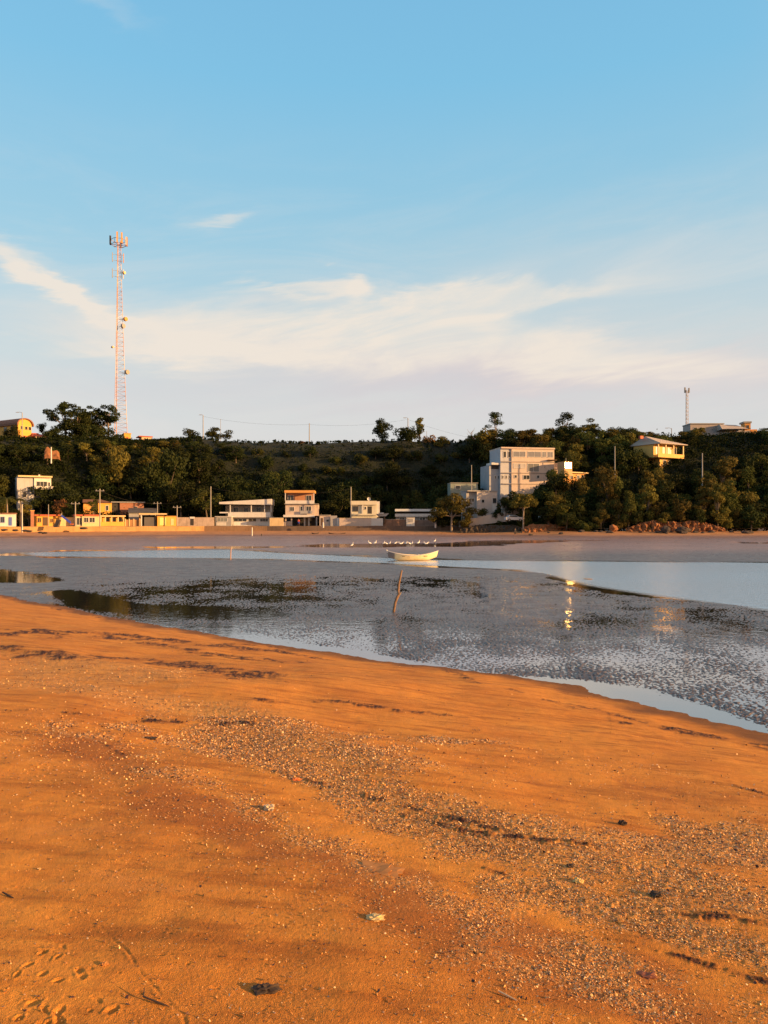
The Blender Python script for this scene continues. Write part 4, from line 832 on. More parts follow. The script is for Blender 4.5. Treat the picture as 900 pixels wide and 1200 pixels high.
def rnd_blobs(n, R_, z0, z1, r, sq=.75, flat_=1.0, shape='round'):
    out_ = []
    for k in range(n):
        a = rg.uniform(0, 6.283); t_ = rg.random(); z = z0+(z1-z0)*t_
        lim = R_*(math.sqrt(max(0, 1-(2*t_-1)**2*.8)) if shape == 'round' else (1-t_*.85) if shape == 'cone' else 1)
        q = lim*math.sqrt(rg.random()); out_.append((q*math.cos(a), q*math.sin(a), z, r*rg.uniform(.65, 1.25), sq))
    return out_
for i in range(4): proto(('round', i), rnd_blobs(15, 2.9, 2.6, 7.4, 1.35), 2600, .23, m_leaf if i % 2 else m_leaf_dark, m_bark, 2.2)
for i in range(3): proto(('tall', i), rnd_blobs(16, 1.9, 2.8, 11, 1.15), 2600, .22, m_leaf if i != 1 else m_leaf_olive, m_bark, 3)
for i in range(3): proto(('dark', i), rnd_blobs(16, 3.4, 2.2, 7.0, 1.5), 2800, .24, m_leaf_dark, m_bark, 2)
for i in range(3): proto(('olive', i), rnd_blobs(13, 2.5, 2.0, 6.6, 1.2), 2400, .22, m_leaf_olive, m_bark, 1.8)
for i in range(3): proto(('bush', i), rnd_blobs(9, 2.3, .4, 2.3, 1.1), 1500, .2, (m_leaf, m_leaf_dark, m_leaf_olive)[i], m_bark, .5, .12)
for i in range(2): proto(('rust', i), rnd_blobs(8, 1.7, .8, 3.5, .9), 1100, .2, m_leaf_dry, m_bark, 1, .12)
# open flat-topped trees of the left hilltop
def open_blobs(seed, R_, z0, z1, n=16):
    g_ = random.Random(seed); o_ = []
    for k in range(n):
        a = g_.uniform(0, 6.28); q = R_*g_.uniform(.15, 1); z = z0+(z1-z0)*g_.random()*(1-.25*q/R_)
        o_.append((q*math.cos(a), q*math.sin(a)*.7, z, g_.uniform(.8, 1.55), .6))
    return o_
proto(('open', 0), open_blobs(3, 5.0, 6, 14, 24), 4200, .24, m_leaf_dark, m_bark, 5, .35)
proto(('open', 1), open_blobs(8, 4.2, 5, 14, 20), 3600, .24, m_leaf_dark, m_bark, 5, .32)
proto(('open', 2), open_blobs(15, 4.6, 8, 13.5, 14), 2600, .23, m_leaf_dark, m_pale_bark, 7, .3)
proto(('wisp', 0), open_blobs(21, 3.2, 5, 11.5, 13), 1700, .2, m_leaf_dark, m_pale_bark, 4.5, .16)
proto(('wisp', 1), open_blobs(29, 2.4, 4, 10.5, 12), 1900, .2, m_leaf, m_pale_bark, 4, .16)
proto(('slim', 0), rnd_blobs(13, .75, 1.0, 9.4, .85, .95, shape='col'), 1800, .19, m_leaf_olive, m_bark, 1, .15)
proto(('shade', 0), [(x, y, z, r, .6) for x, y, z, r in ((-3.6, 0, 3.6, 1.5), (-1.8, .6, 5.6, 1.8), (.6, -.3, 6.4, 2.0), (2.8, .3, 5.4, 1.8), (4.6, 0, 3.8, 1.4), (-2.4, -1, 3.4, 1.5), (1.4, -1.2, 4.2, 1.7), (-4.6, .2, 2.2, 1.1), (3.6, -1, 2.8, 1.3), (.0, 1, 4.6, 1.8))], 5200, .2, m_leaf_olive, m_pale_bark, 1.6, .25)
proto(('shade', 1), [(x, y, z, r, .6) for x, y, z, r in ((-1.8, 0, 3.0, 1.1), (-.6, .4, 3.9, 1.3), (1.0, 0, 4.0, 1.2), (2.2, .2, 3.2, 1.0), (.2, -.5, 3.1, 1.1))], 2000, .18, m_leaf_olive, m_pale_bark, 1.6, .18)
# palm
def palm_proto():
    mb = MB(); rp2 = random.Random(4)
    for k in range(18):
        a = k*2.4; up = rp2.uniform(-.2, 1.1); L = rp2.uniform(1.6, 2.2); pts = []
        for j in range(7):
            t_ = j/6; pts.append(Vector((math.cos(a)*L*t_, math.sin(a)*L*t_, 4.6+up*t_*L*.6-1.3*t_*t_*L*.6)))
        sd = Vector((-math.sin(a), math.cos(a), 0))
        for j in range(6):
            for s_ in (-1, 1):
                for q in range(2):
                    p = pts[j].lerp(pts[j+1], q/2); w_ = .45*(1-.5*abs(j/6-.4)); tip = p+sd*s_*w_+Vector((math.cos(a), math.sin(a), -.6))*.22; p2 = p+(pts[j+1]-pts[j])*.35
                    mb.add([p, p2, tip], [(0, 1, 2)])
    cr_ = mb.build('crown', m_leaf); tr = MB().tube([(0, 0, -1), (.1, 0, 2), (.0, 0, 4.6)], [.17, .13, .11], 8).build('trunk', m_pale_bark); PROTO[('palm', 0)] = (cr_, tr)
palm_proto()
for cr_, tr in PROTO.values():
    for o in (cr_, tr): col.objects.unlink(o)
NTREE = [0]
def tree(key, x, y, z, rz, sc, label, group=None, name='tree', cat='tree'):
    r = empty(name, label, cat, (x, y, z), rz, group); r.scale = sc if isinstance(sc, tuple) else (sc, sc, sc)
    for p in PROTO[key]:
        c = p.copy(); col.objects.link(c); c.parent = r
    NTREE[0] += 1; return r
def ptree(key, px, ybase, d, sc, label, rz=0, name='tree', cat='tree', group=None):
    return tree(key, WX(px, d), d, WZ(ybase, d), rz, sc, label, group, name, cat)
# named trees
ptree(('open', 0), 76, 524, 232, (1.15, 1.1, 1.04), 'large open-crowned dark tree at the left of the hilltop clump', .3); ptree(('open', 1), 90, 526, 230, (1.3, 1.2, 1.0), 'full dark tree between the two open-crowned hilltop trees', 4.0); ptree(('open', 0), 118, 526, 239, (.9, .9, .95), 'dark tree behind the flat-topped hilltop tree', 2.0)
ptree(('open', 1), 103, 525, 235, (1.15, 1.1, 1.0), 'tall dark tree in the middle of the left hilltop clump', 1.2)
ptree(('open', 2), 127, 526, 237, 1.05, 'flat-topped dark tree in front of the lattice tower', 0)
ptree(('round', 0), 15, 524, 212, (.72, .72, .80), 'rounded dark tree in front of the barn-roofed house', 1); ptree(('bush', 1), 33, 522, 212, .8, 'small shrub at the door of the barn-roofed house', name='shrub', cat='shrub')
ptree(('round', 2), 50, 513, 232, (.45, .45, .62), 'small dark conical tree behind the barn annex'); ptree(('bush', 1), 60, 516, 232, 1.1, 'dark bush right behind the barn annex', name='shrub', cat='shrub')
ptree(('dark', 0), 197, 596, 196, (1.55, 1.2, 2.0), 'huge dark round tree on the left slope above the brick house', .7)
ptree(('olive', 1), 140, 596, 194, (1.25, 1.1, 2.2), 'tall olive-brown tree left of the huge dark round tree', 2)
ptree(('olive', 0), 163, 556, 212, (1.1, 1.0, 1.15), 'olive tree under the ridge right of the lattice tower', 1)
ptree(('round', 1), 222, 521, 236, (.75, .75, .62), 'small round ridge tree left of the ridge street lamp'); ptree(('round', 3), 257, 522, 236, (1.25, 1.1, .72), 'wide low dark ridge tree right of the ridge street lamp', 2)
ptree(('round', 0), 448, 522, 236, (1.05, 1.0, 1.08), 'isolated rounded dark tree standing on the central ridge', 2.2)
ptree(('slim', 0), 492, 524, 232, (1.1, 1.1, 1.05), 'slim upright olive tree on the central ridge'); ptree(('round', 2), 480, 532, 228, (1.25, 1.1, 1.15), 'dark bushy tree left of the slim upright ridge tree')
ptree(('rust', 0), 503, 528, 229, 1.2, 'rusty reddish shrub beside the slim upright ridge tree', name='shrub', cat='shrub'); ptree(('olive', 2), 516, 534, 226, (.9, .9, .8), 'low golden-brown tree right of the rusty ridge shrub')
ptree(('wisp', 0), 580, 524, 236, (1.3, 1, .95), 'open wispy ridge tree left above the big white villa', .5); ptree(('wisp', 0), 664, 528, 236, (1.4, 1.2, 1.02), 'thin-stemmed wispy tree on the ridge right above the villa', 2.4)
ptree(('wisp', 1), 692, 528, 234, (1.7, 1.3, 1.05), 'leafier wispy tree right of the thin-stemmed one on the ridge', 1.1)
ptree(('olive', 0), 570, 548, 212, (1.15, 1.1, 1.45), 'tall olive tree left of the big white villa roof', 1)
ptree(('palm', 0), 622, 526, 232, 1.05, 'palm tree poking over the ridge behind the villa', name='palm_tree'); 
ptree(('palm', 0), 8, 612, 160, 1.15, 'small palm tree above the far left beach house', name='palm_tree'); ptree(('palm', 0), 24, 612, 163, 1.1, 'small palm tree left of the brick pillar', 1.5, name='palm_tree'); ptree(('palm', 0), -4, 612, 161, 1.2, 'palm tree at the very left edge of the shore', 2.5, name='palm_tree')
ptree(('shade', 0), 529, 619, 174, (1.0, 1.0, 1.08), 'wide golden-tipped shade tree at the right end of the sea wall')
ptree(('shade', 1), 613, 613, 170, (1.1, 1.1, 1.45), 'small spreading tree in front of the parked cars')
ptree(('olive', 2), 648, 604, 172, (.95, .95, .65), 'low olive bush tree above the white parked car')
ptree(('dark', 1), 48, 608, 178, (1.0, 1, 1.0), 'dark tree between the hillside house and the beach kiosk', .3); ptree(('dark', 2), 72, 608, 178, (1.0, 1, 1.05), 'dark leafy tree behind the playground slide', 1.3); ptree(('wisp', 1), 110, 612, 172, (.5, .5, .65), 'thin leafy tree growing beside the yellow two-storey house', 1.3)
ptree(('rust', 0), 70, 606, 174, (.9, .9, 1.05), 'rusty-leaved shrub above the playground slide', name='shrub', cat='shrub')
ptree(('round', 3), 243, 610, 186, (1.05, 1, 1.0), 'dark round tree left of the terrace house', 2)
for i, (px_, sc_) in enumerate(((300, .5), (322, .42), (395, .55), (412, .6), (420, .35), (525, .8), (540, .8), (430, .4))):
    pass
ptree(('dark', 1), 652, 606, 179, (1.15, 1.1, 1.25), 'dark tree hiding the lower right corner of the villa', 2.2); ptree(('dark', 2), 634, 604, 180, (.9, .9, .95), 'dark tree against the lower front of the villa', .2)
ptree(('olive', 1), 712, 604, 176, (1.2, 1.1, 1.6), 'large olive tree below the pale bare pole on the headland', 1.7)
for i_, (px_, w_, t_, lb_) in enumerate(((62, 1.0, 1.25, 'dark round tree under the open-crowned hilltop tree'), (84, 1.25, 1.45, 'broad dark tree filling the left of the hilltop clump'), (106, 1.2, 1.5, 'broad dark tree filling the middle of the hilltop clump'), (128, 1.15, 1.25, 'dark tree below the flat-topped hilltop tree'), (95, 1.1, 1.9, 'tallest dark crown at the back of the hilltop clump'))):
    ptree((('round', 'dark')[i_ % 2], i_ % 3), px_, 532, 226+i_*2, (w_, w_, t_*.85), lb_, i_*1.3)
ptree(('bush', 1), 516, 616, 176, .9, 'dark bush under the left side of the wide shade tree', 1, name='shrub', cat='shrub'); ptree(('bush', 2), 541, 617, 175, .95, 'olive bush under the right side of the wide shade tree', 2, name='shrub', cat='shrub')
for px_, yb_, d_, q_, lb_ in ((593, 599, 176, .85, 'dark bush at the left corner of the big villa foot'), (608, 601, 176.5, .9, 'low dark bush over the ramp wall end'), (566, 606, 177, .55, 'small bush at the foot of the white two-storey house'), (583, 607, 177, .6, 'small bush right of the white two-storey house foot'), (601, 594, 178, .95, 'dark bush at the left foot of the big villa'), (618, 596, 177, .8, 'green bush in the middle below the big villa'), (636, 592, 180, 1.1, 'dark bush at the right foot of the big villa'), (650, 566, 183, .9, 'dark bush under the villa annex')):
    ptree(('bush', int(px_) % 2), px_, yb_, d_, (q_*1.1, q_, q_*1.25), lb_, px_, name='shrub', cat='shrub')
for px_, yb_, d_, kx, ky, lb_ in ((186, 600, 190, 1.0, 1.1, 'dense tree right of the yellow two-storey house roof'), (212, 606, 188, 1.1, 1.15, 'spreading dark tree behind the pinkish garden wall'), (118, 596, 192, 1.0, 1.2, 'tree rising behind the yellow two-storey house')):
    ptree(('dark', int(px_) % 3), px_, yb_, d_, (kx, kx, ky), lb_, px_)
# dead tree
r = empty('dead_tree', 'bare leafless tree on the ridge left of the villa', 'tree', (WX(552, 230), 230, WZ(530, 230))); mb = MB(); h_ = (530-506)*230/F
mb.tube([(0, 0, -2), (.1, 0, h_*.5), (0, 0, h_)], [.22, .15, .05], 6)
for k in range(9):
    z = h_*(.45+.06*k); a = k*2.3; mb.tube([(0, 0, z), (math.cos(a)*.9, .3*math.sin(a), z+.9), (math.cos(a)*1.3, .3*math.sin(a), z+1.7)], [.08, .05, .02], 5)
mb.build('trunk', m_pale_bark, r)

# woods on the slopes: each tree a thing
KNOWN = [(78, 524), (100, 525)]
placed = []
def blocked(px, ytop, ybot, rad, d):
    for x0, x1, y0, y1, dd in RECTS:
        if d < dd+4 and px+rad > x0 and px-rad < x1 and ytop < y1 and ybot > y0-2: return True
    return False
SKX = [-40, 0, 60, 155, 175, 235, 430, 540, 556, 600, 640, 700, 735, 765, 790, 808, 830, 850, 866, 885, 920]
SKY_ = [520, 521, 519, 516, 516, 519, 520, 519, 509, 503, 500, 501, 503, 508, 509, 505, 498, 502, 515, 503, 498]
SUNNY = [(30, 520, 222), (50, 520, 224), (150, 520, 246), (170, 522, 244), (48, 590, 192), (120, 603, 182), (785, 549, 200), (800, 549, 200), (610, 570, 188), (640, 560, 188), (666, 552, 187), (675, 566, 190), (875, 512, 236), (110, 616, 168), (195, 616, 176), (150, 603, 185)]
SUNNY = [(WX(p, d), d, WZ(y, d)) for p, y, d in SUNNY]
def shades(x, y, top, rad):
    ux, uy = S.x/math.hypot(S.x, S.y), S.y/math.hypot(S.x, S.y)
    for hx, hy, hz in SUNNY:
        al = (x-hx)*ux+(y-hy)*uy; ac = abs(-(x-hx)*uy+(y-hy)*ux)
        if 1 < al < 38 and ac < rad+1.5 and top > hz+1+al*math.tan(SUN_EL): return True
    return False
def region(px, py):
    if px < 62: return 'on the left slope around the pale hillside house' if py > 545 else 'on the left slope below the barn-roofed house'
    if px < 240: return 'on the left slope under the hilltop clump' if py < 560 else 'low on the left slope behind the yellow houses'
    if px < 400: return 'at the foot of the dark hill behind the terrace house' if py > 560 else 'on the grassy hill left of centre'
    if px < 560: return 'at the foot of the dark hill behind the cream house' if py > 560 else 'on the grassy hill right of centre'
    if px < 660: return 'around the big white villa' if py > 520 else 'on the ridge above the villa'
    if px < 770: return 'low on the right headland left of the golden house' if py > 560 else 'high on the right headland left of the golden house'
    if px < 850: return 'low on the right headland under the golden house' if py > 565 else 'around the golden house on the right headland'
    return 'at the right edge of the headland'
ADJ = dict(round='rounded green tree', dark='dense dark tree', olive='olive-tinted tree', tall='tall upright tree', bush='low green bush', rust='rusty shrub')
tries = 0; rt = random.Random(99)
def scatter(n, pxr, sr, kinds, sc, mind, sink=.3, zs=(.85, 1.25)):
    k = 0; tr_ = 0
    while k < n and tr_ < n*160:
        tr_ += 1; px = rt.uniform(*pxr); s_ = rt.uniform(*sr)
        d = 190.
        for _ in range(6): d = float(foot((px-CX)/F*d))+s_
        x = WX(px, d); z = ground_at(x, d); kd = rt.choice(kinds); idx = rt.choice([q for q in PROTO if q[0] == kd]); q = rt.uniform(*sc)
        zs_ = q*rt.uniform(*zs); hh_ = {'round': 8.5, 'dark': 8.3, 'olive': 7.6, 'tall': 12, 'bush': 3.4, 'rust': 4.3}[kd]*zs_; rad = {'round': 4, 'dark': 4.6, 'olive': 3.5, 'tall': 2.9, 'bush': 3.2, 'rust': 2.5}[kd]*q*F/d
        hh_ -= sink*zs_; yb = HY-(z-CAMZ)/d*F; yt = yb-hh_*F/d
        cap = float(np.interp(px, SKX, SKY_))-rt.uniform(-3, 3)
        if yt < cap:
            k_ = (yb-cap)/max(yb-yt, 1e-3)
            if k_ < .35: continue
            zs_ *= k_; hh_ *= k_; yt = cap
            if k_ < .6: q *= .75; rad *= .75
        if blocked(px, yt+1, yb, rad, d) or shades(x, d, z+hh_, rad*d/F): continue
        if any((x-a)**2+(d-b_)**2 < (mind*(q+c_)/2)**2 for a, b_, c_ in placed): continue
        placed.append((x, d, q)); reg = region(px, yb-hh_*F/d*.5)
        tree(idx, x, d, z-sink*zs_, rt.uniform(0, 6.28), (q, q, zs_), ADJ[kd]+' '+reg, ADJ[kd]+'s '+reg, 'shrub' if kd in ('bush', 'rust') else 'tree', 'shrub' if kd in ('bush', 'rust') else 'tree'); k += 1
scatter(70, (-25, 240), (20, 58), ['round', 'dark', 'olive', 'round', 'dark'], (.85, 1.35), 5.6)
scatter(16, (-25, 240), (11, 22), ['dark', 'olive', 'bush'], (.5, .85), 4.0)
scatter(26, (-20, 240), (50, 60), ['bush', 'round', 'dark'], (.5, .8), 4.0)
scatter(34, (236, 560), (15, 27), ['dark', 'round', 'dark'], (.75, 1.15), 5.0)
scatter(30, (236, 560), (24, 42), ['bush', 'dark', 'bush'], (.6, 1.1), 5.0)
scatter(24, (236, 560), (49, 58), ['bush', 'bush', 'rust'], (.3, .62), 2.5)
scatter(70, (600, 915), (3, 40), ['tall', 'round', 'olive', 'tall', 'round'], (.85, 1.3), 4.3, 1.6)
scatter(44, (550, 915), (36, 56), ['round', 'dark', 'olive'], (.8, 1.2), 5.0)
scatter(14, (560, 700), (4, 30), ['dark', 'round', 'bush'], (.6, 1.0), 4.0)
scatter(40, (640, 880), (0.8, 6), ['olive', 'bush', 'tall', 'bush', 'round'], (.6, .95), 2.4, 1.3)
scatter(14, (536, 700), (1.5, 7), ['bush'], (.45, .75), 2.6)
scatter(16, (850, 930), (1, 24), ['dark', 'round'], (.9, 1.3), 4, 1.5)
print('trees', NTREE[0])
# low scrub over the slopes: nobody could count it
n = 20000; rs = np.random.default_rng(5); px = rs.uniform(-60, 960, n); s_ = rs.uniform(3, 62, n); d = np.full(n, 200.)
for _ in range(6): d = foot((px-CX)/F*d)+s_
x = (px-CX)/F*d; keep = ~((px > 16) & (px < 64) & (d > 165) & (d < 183)) & ~((px > 46) & (px < 76) & (d > 176) & (d < 190)) & ~((px < 585) & (s_ < 13)) & ~((px > 236) & (px < 560) & (s_ > 36) & (rs.random(n) > .22)) & ~((px > 560) & (px < 600) & (s_ < 8)); x, d, s_, px = x[keep], d[keep], s_[keep], px[keep]; z = hill_z(x, s_)
K_ = 16; n = len(x); cs = rs.uniform(.5, 1.5, n)*np.where(s_ > 46, .35, 1); P = np.stack([x, d, z], 1)[:, None, :]+rs.normal(size=(n, K_, 3))*cs[:, None, None]*np.array([.6, .6, .5])+np.array([0, 0, .4]); P = P.reshape(-1, 3)
nr = rs.normal(size=P.shape); nr[:, 2] += .6; nr /= np.linalg.norm(nr, axis=1)[:, None]; a = np.cross(nr, rs.normal(size=P.shape)); a /= np.linalg.norm(a, axis=1)[:, None]; c_ = np.cross(nr, a); sz = rs.uniform(.15, .36, len(P))[:, None]
V = np.stack([P-a*sz, P-c_*sz*.6, P+a*sz, P+c_*sz*.6], 1).reshape(-1, 3)
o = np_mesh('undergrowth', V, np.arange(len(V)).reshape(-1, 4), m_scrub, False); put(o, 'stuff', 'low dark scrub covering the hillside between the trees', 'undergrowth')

# ---------------------------------------------------------------- far shore rocks and cliff foot
m_orock = paint((.30, .12, .045), .95, .6, .9); m_drock = paint((.06, .045, .04), .95, .4, .7)
def cliff(px0, px1, ytop, ybot, d, label, m, amp=.9, seed=0):
    nx, nz = int((px1-px0)*1.2)+4, 10; x0, x1 = WX(px0, d), WX(px1, d); H_ = (ybot-ytop)*d/F; vs = []
    for j in range(nz):
        for i in range(nx):
            x = x0+(x1-x0)*i/(nx-1); t_ = j/(nz-1); e = min(1, 4*min(i, nx-1-i)/(nx-1)+.15)
            top = H_*e*(.95+.22*mnoise.noise(Vector((x*.35, seed, 0))))
            n_ = mnoise.fractal(Vector((x*1.5, t_*2.6, seed)), .8, 2, 5); vs.append((x-x0, t_*1.3+n_*amp, -.8+(top+.8)*t_+(.25*mnoise.noise(Vector((x*1.5, 3, seed))) if j == nz-1 else 0)))
    k = len(vs)
    for i in range(nx): v = vs[(nz-1)*nx+i]; vs.append((v[0], v[1]+2.5, v[2]-.4))
    fs = [(j*nx+i, j*nx+i+1, (j+1)*nx+i+1, (j+1)*nx+i) for j in range(nz) for i in range(nx-1)]
    o = MB().add(vs, fs).build('rock_outcrop', m); o.location = (x0, d, WZ(ybot, d)); return put(o, None, label, 'rock outcrop')
cliff(735, 852, 610.5, 620.5, 166.5, 'long eroded orange rock outcrop at the foot of the headland trees', m_orock)
cliff(612, 668, 614, 620, 169, 'low crumbling orange bank in front of the small spreading tree', m_orock, .5, 4)
cliff(668, 700, 615, 620, 168.5, 'low orange bank fragment between the two rock outcrops', m_orock, .5, 9)
cliff(540, 620, 615, 620.5, 172, 'dark scrubby bank right of the sea wall end', paint((.07, .05, .035), .95, .4), .5, 6)
rock_obj('boulder', 'single rounded orange boulder left of the long orange outcrop', 'boulder', (WX(719, 166), 166, WZ(619, 166)), .85, m_orock, (1, .8, .9), 2)
rr = random.Random(31); kk = 0
for i in range(22):
    px_ = rr.choice([rr.uniform(620, 720), rr.uniform(740, 860), rr.uniform(770, 850)]); d_ = rr.uniform(162, 166); q = rr.uniform(.25, .65)
    z_ = float(np.interp(d_-float(foot(WX(px_, d_))), [-24, -14, -11, -4, .2], [-.35, .12, .40, .92, 1.25]))
    rock_obj('boulder', 'dark seaweed-covered boulder on the sand below the headland', 'boulder', (WX(px_, d_), d_, z_+.1), q, m_drock, (1.2, .9, .6), i, 'dark boulders on the sand below the headland', .2, 2)
rock_obj('boulder', 'dark squarish boulder standing out in front of the headland outcrop', 'boulder', (WX(780, 163), 163, WZ(621, 163)), .95, m_drock, (1, .8, .9), 77); rock_obj('boulder', 'broad dark boulder heap in front of the outcrop centre', 'boulder', (WX(800, 164), 164, WZ(621, 164)), 1.05, m_drock, (1.5, .8, .7), 78)
rock_obj('boulder', 'lone dark boulder on the sand at the right of the headland', 'boulder', (WX(876, 163), 163, WZ(624, 163)), .85, m_drock, (1.6, .8, .5), 79)
for i, (px_, d_) in enumerate(((5, 150), (18, 150.5), (30, 149), (34, 151), (48, 148.5), (52, 149), (170, 171), (98, 160))):
    rock_obj('stone', 'dark stone lying on the far left beach below the ochre wall', 'stone', (WX(px_, d_), d_, WZ((621, 621.5, 622, 622.5, 624, 624.5, 618.5, 619)[i], d_)), rr.uniform(.35, .6), m_drock, (1.6, .9, .5), i+50, 'stones on the far left beach', .2, 2)
o = MB().hexa([(-.5, 0, 0), (.4, -.2, 0), (.5, .6, 0), (-.4, .8, 0)], [(-.1, .4, 1.55), (.8, .3, 1.5), (.8, .9, 1.5), (-.1, 1, 1.6)]).build('concrete_slab', m_drock); o.location = (WX(66, 157.5), 157.2, WZ(617.8, 157.5)); put(o, None, 'dark broken slab leaning against the ochre sea wall', 'slab')

# dark canoe and small boats on far beach
def hull_mesh(L, B, Hh, bow=.48, stern=.46, n=22, m=9, flat_=.55):
    vs = []
    for i in range(n):
        t_ = i/(n-1)*2-1; wdt = B/2*max(0, 1-abs(t_)**2.0)**.95+.012; sh = Hh*(.62+(bow if t_ < 0 else stern)*abs(t_)**2.0); kl = Hh*.42*max(0, abs(t_)-.45)**1.6/.55**1.6*1.0
        for j in range(m):
            u = j/(m-1)*2-1; a = abs(u); yy = math.copysign(wdt*(a**flat_ if a > 0 else 0), u); zz = kl+(sh-kl)*a**2.3
            vs.append((t_*L/2*(1-.10*(1-zz/Hh)*abs(t_)), yy*(.72+.28*a), zz))
    fs = [(i*m+j, (i+1)*m+j, (i+1)*m+j+1, i*m+j+1) for i in range(n-1) for j in range(m-1)]; return vs, fs, n, m
def make_boat(name, label, cat, loc, rz, L, B, Hh, mh, mg, extras=True):
    r = empty(name, label, cat, loc, rz); vs, fs, n, m = hull_mesh(L, B, Hh)
    iv = [(x*.985, y*.93, z+.035) for x, y, z in vs]; k = len(vs); f2 = [tuple(reversed([q+k for q in f])) for f in fs]
    MB().add(vs+iv, fs+f2).build('hull', mh, r, True)
    gl = MB()
    for j in (0, m-1): gl.tube([Vector(vs[i*m+j])+Vector((0, 0, .01)) for i in range(n)], .028*L/4.6, 6)
    gl.build('gunwale', mg, r)
    for x in ((-.9, .1, 1.1) if extras else (0,)): 
        x *= L/4.6; MB().box(x-.12, x+.12, -B*.44, B*.44, Hh*.50, Hh*.50+.04).build('thwart', m_wood, r)
    return r, vs
m_hull, t, b_ = mat('boat_paint_shaded_bow'); g = t.new('ShaderNodeTexCoord').outputs['Object']; sp = t.new('ShaderNodeSeparateXYZ'); t.l.new(g, sp.inputs[0])
c = t.mix(t.ss(sp.outputs[2], .05, .12), (.30, .16, .06), (.70, .57, .32)); c = t.mix(t.m('MULTIPLY', t.ss(t.noise(g, 3, 5, .7), .45, .7), .45), c, (.40, .28, .13))
c = t.mix(t.ss(sp.outputs[0], -1.55, -1.75), c, (.16, .13, .12)); t.l.new(c, b_.inputs['Base Color']); b_.inputs['Roughness'].default_value = .5  # bow end darkened: shade of the hull turning from the sun, as colour
BD = 66.5; r, vs = make_boat('rowing_boat', 'yellowish-white wooden rowing boat stranded at the edge of the channel', 'boat', (WX(483.5, BD), BD, -.04), R(7), 4.65, 1.35, .82, m_hull, m_white)
MB().tube([(-2.22, 0, .72), (-2.36, 0, 1.0)], .06, 6).build('bow_post', m_white, r); MB().hexa([(1.65, -.26, .66), (2.2, -.05, .80), (2.2, .05, .80), (1.65, .26, .66)], [(1.65, -.26, .70), (2.28, -.05, .90), (2.28, .05, .90), (1.65, .26, .70)]).build('deck', m_white, r)
for x in (.55, .85): 
    o = MB().blob((0, 0, 0), .09, 2, .1, 1, (1, 1, 1), x).build('mooring_float', m_white); q = Matrix.Rotation(R(7), 3, 'Z') @ Vector((x, .1, .52)); o.location = Vector((WX(483.5, BD), BD, -.04))+q; put(o, None, 'small white float resting inside the rowing boat, '+('left one' if x < .7 else 'right one'), 'float')
cd = 170.; r, _ = make_boat('canoe', 'dark narrow canoe lying on the far beach below the cream house', 'canoe', (WX(395, cd), cd, WZ(627.3, cd)), R(3), 3.9, .9, .55, m_drock, m_drock)
r, _ = make_boat('canoe', 'tiny dark boat on the far beach left of the dark canoe', 'canoe', (WX(369.5, cd), cd, WZ(626.8, cd)), R(10), 1.6, .7, .5, m_drock, m_drock, False)
# posts in the mud
def post(px, y0, y1, label, r=.07, m=None, lean=0, zz=None):
    d = CAMZ*F/(y1-HY) if y1 > 640 else 165.; h = (y1-y0)*d/F
    o = MB().tube([(0, 0, -.5), (lean*.5, 0, h*.5), (lean, 0, h)], [r, r*.9, r*.8], 8).build('post', m or m_pale_bark); o.location = (WX(px, d), d, 0 if y1 > 640 else WZ(y1, d)); put(o, None, label, 'post')
post(295.4, 618, 631.5, 'bright white wooden post standing on the far mud edge', .14, m_white); post(306.5, 625.5, 631.5, 'short dark stub post right of the white post', .12, m_dark)
post(270, 642, 656, 'thin pale reddish stake in the water channel left of centre', .055, paint((.42, .26, .20)), .05); post(356.5, 631, 640, 'x', .05) if False else None
post(382.3, 613, 617.5, 'x') if False else None
for px_, d_, lb in ((378.5, 174, 'small white bollard in front of the tiny pink house'), (510.5, 175, 'small white bollard near the bushy shade tree')):
    o = MB().tube([(0, 0, -.3), (0, 0, .85), (0, 0, 1.0)], [.2, .18, .08], 10).build('bollard', m_white); o.location = (WX(px_, d_), d_+.5, 3.0 if False else WZ(617, d_)); put(o, None, lb, 'bollard')
# bent stick
SD = CAMZ*F/(717.5-HY); sc_ = SD/F
o = empty('driftwood_stick', 'crooked driftwood stick standing upright in the mud', 'stick', (WX(461, SD), SD, 0)); P_ = [(461, 722), (461.5, 716), (463.3, 706), (465.6, 700), (467.4, 697), (466.8, 693), (467.4, 685), (469.3, 676), (471.0, 668.5)]
MB().tube([((a-461)*sc_, .02*i, (717.5-c)*sc_) for i, (a, c) in enumerate(P_)], [.050, .054, .052, .062, .050, .046, .044, .04, .03], 9).build('stem', paint((.24, .14, .085), .9, .9, 12), o, True)
MB().tube([((468.3-461)*sc_, .08, (717.5-697)*sc_), ((470.2-461)*sc_, .1, (717.5-694)*sc_)], [.04, .02], 6).build('twig_stub', m_pale_bark, o)

# egrets
m_egret = paint((.80, .78, .74), .7, .03); m_beak = paint((.55, .30, .06), .5, .05)
def make_egret(loc, rz, sc, label, group, bend=0):
    r = empty('egret', label, 'bird', loc, rz, group); r.scale = (sc,)*3
    mb = MB(); mb.tube([(-.30, 0, .40), (-.2, 0, .44), (-.05, 0, .50), (.1, 0, .55), (.17, 0, .64), (.12 if not bend else .24, 0, .76), (.16 if not bend else .32, 0, .86 if not bend else .70), (.22 if not bend else .38, 0, .88 if not bend else .62)],
            [.015, .07, .115, .09, .05, .032, .035, .03], 9); mb.build('body', m_egret, r, True)
    bx = (.22, .88) if not bend else (.38, .62); MB().tube([(bx[0], 0, bx[1]), (bx[0]+.13, 0, bx[1]-(.02 if not bend else .08))], [.018, .004], 6).build('beak', m_beak, r)
    for y in (-.035, .035): MB().tube([(.0, y, .46), (.03, y, .24), (0, y, -.04)], .014, 5).build('leg', m_dark, r)
    return r
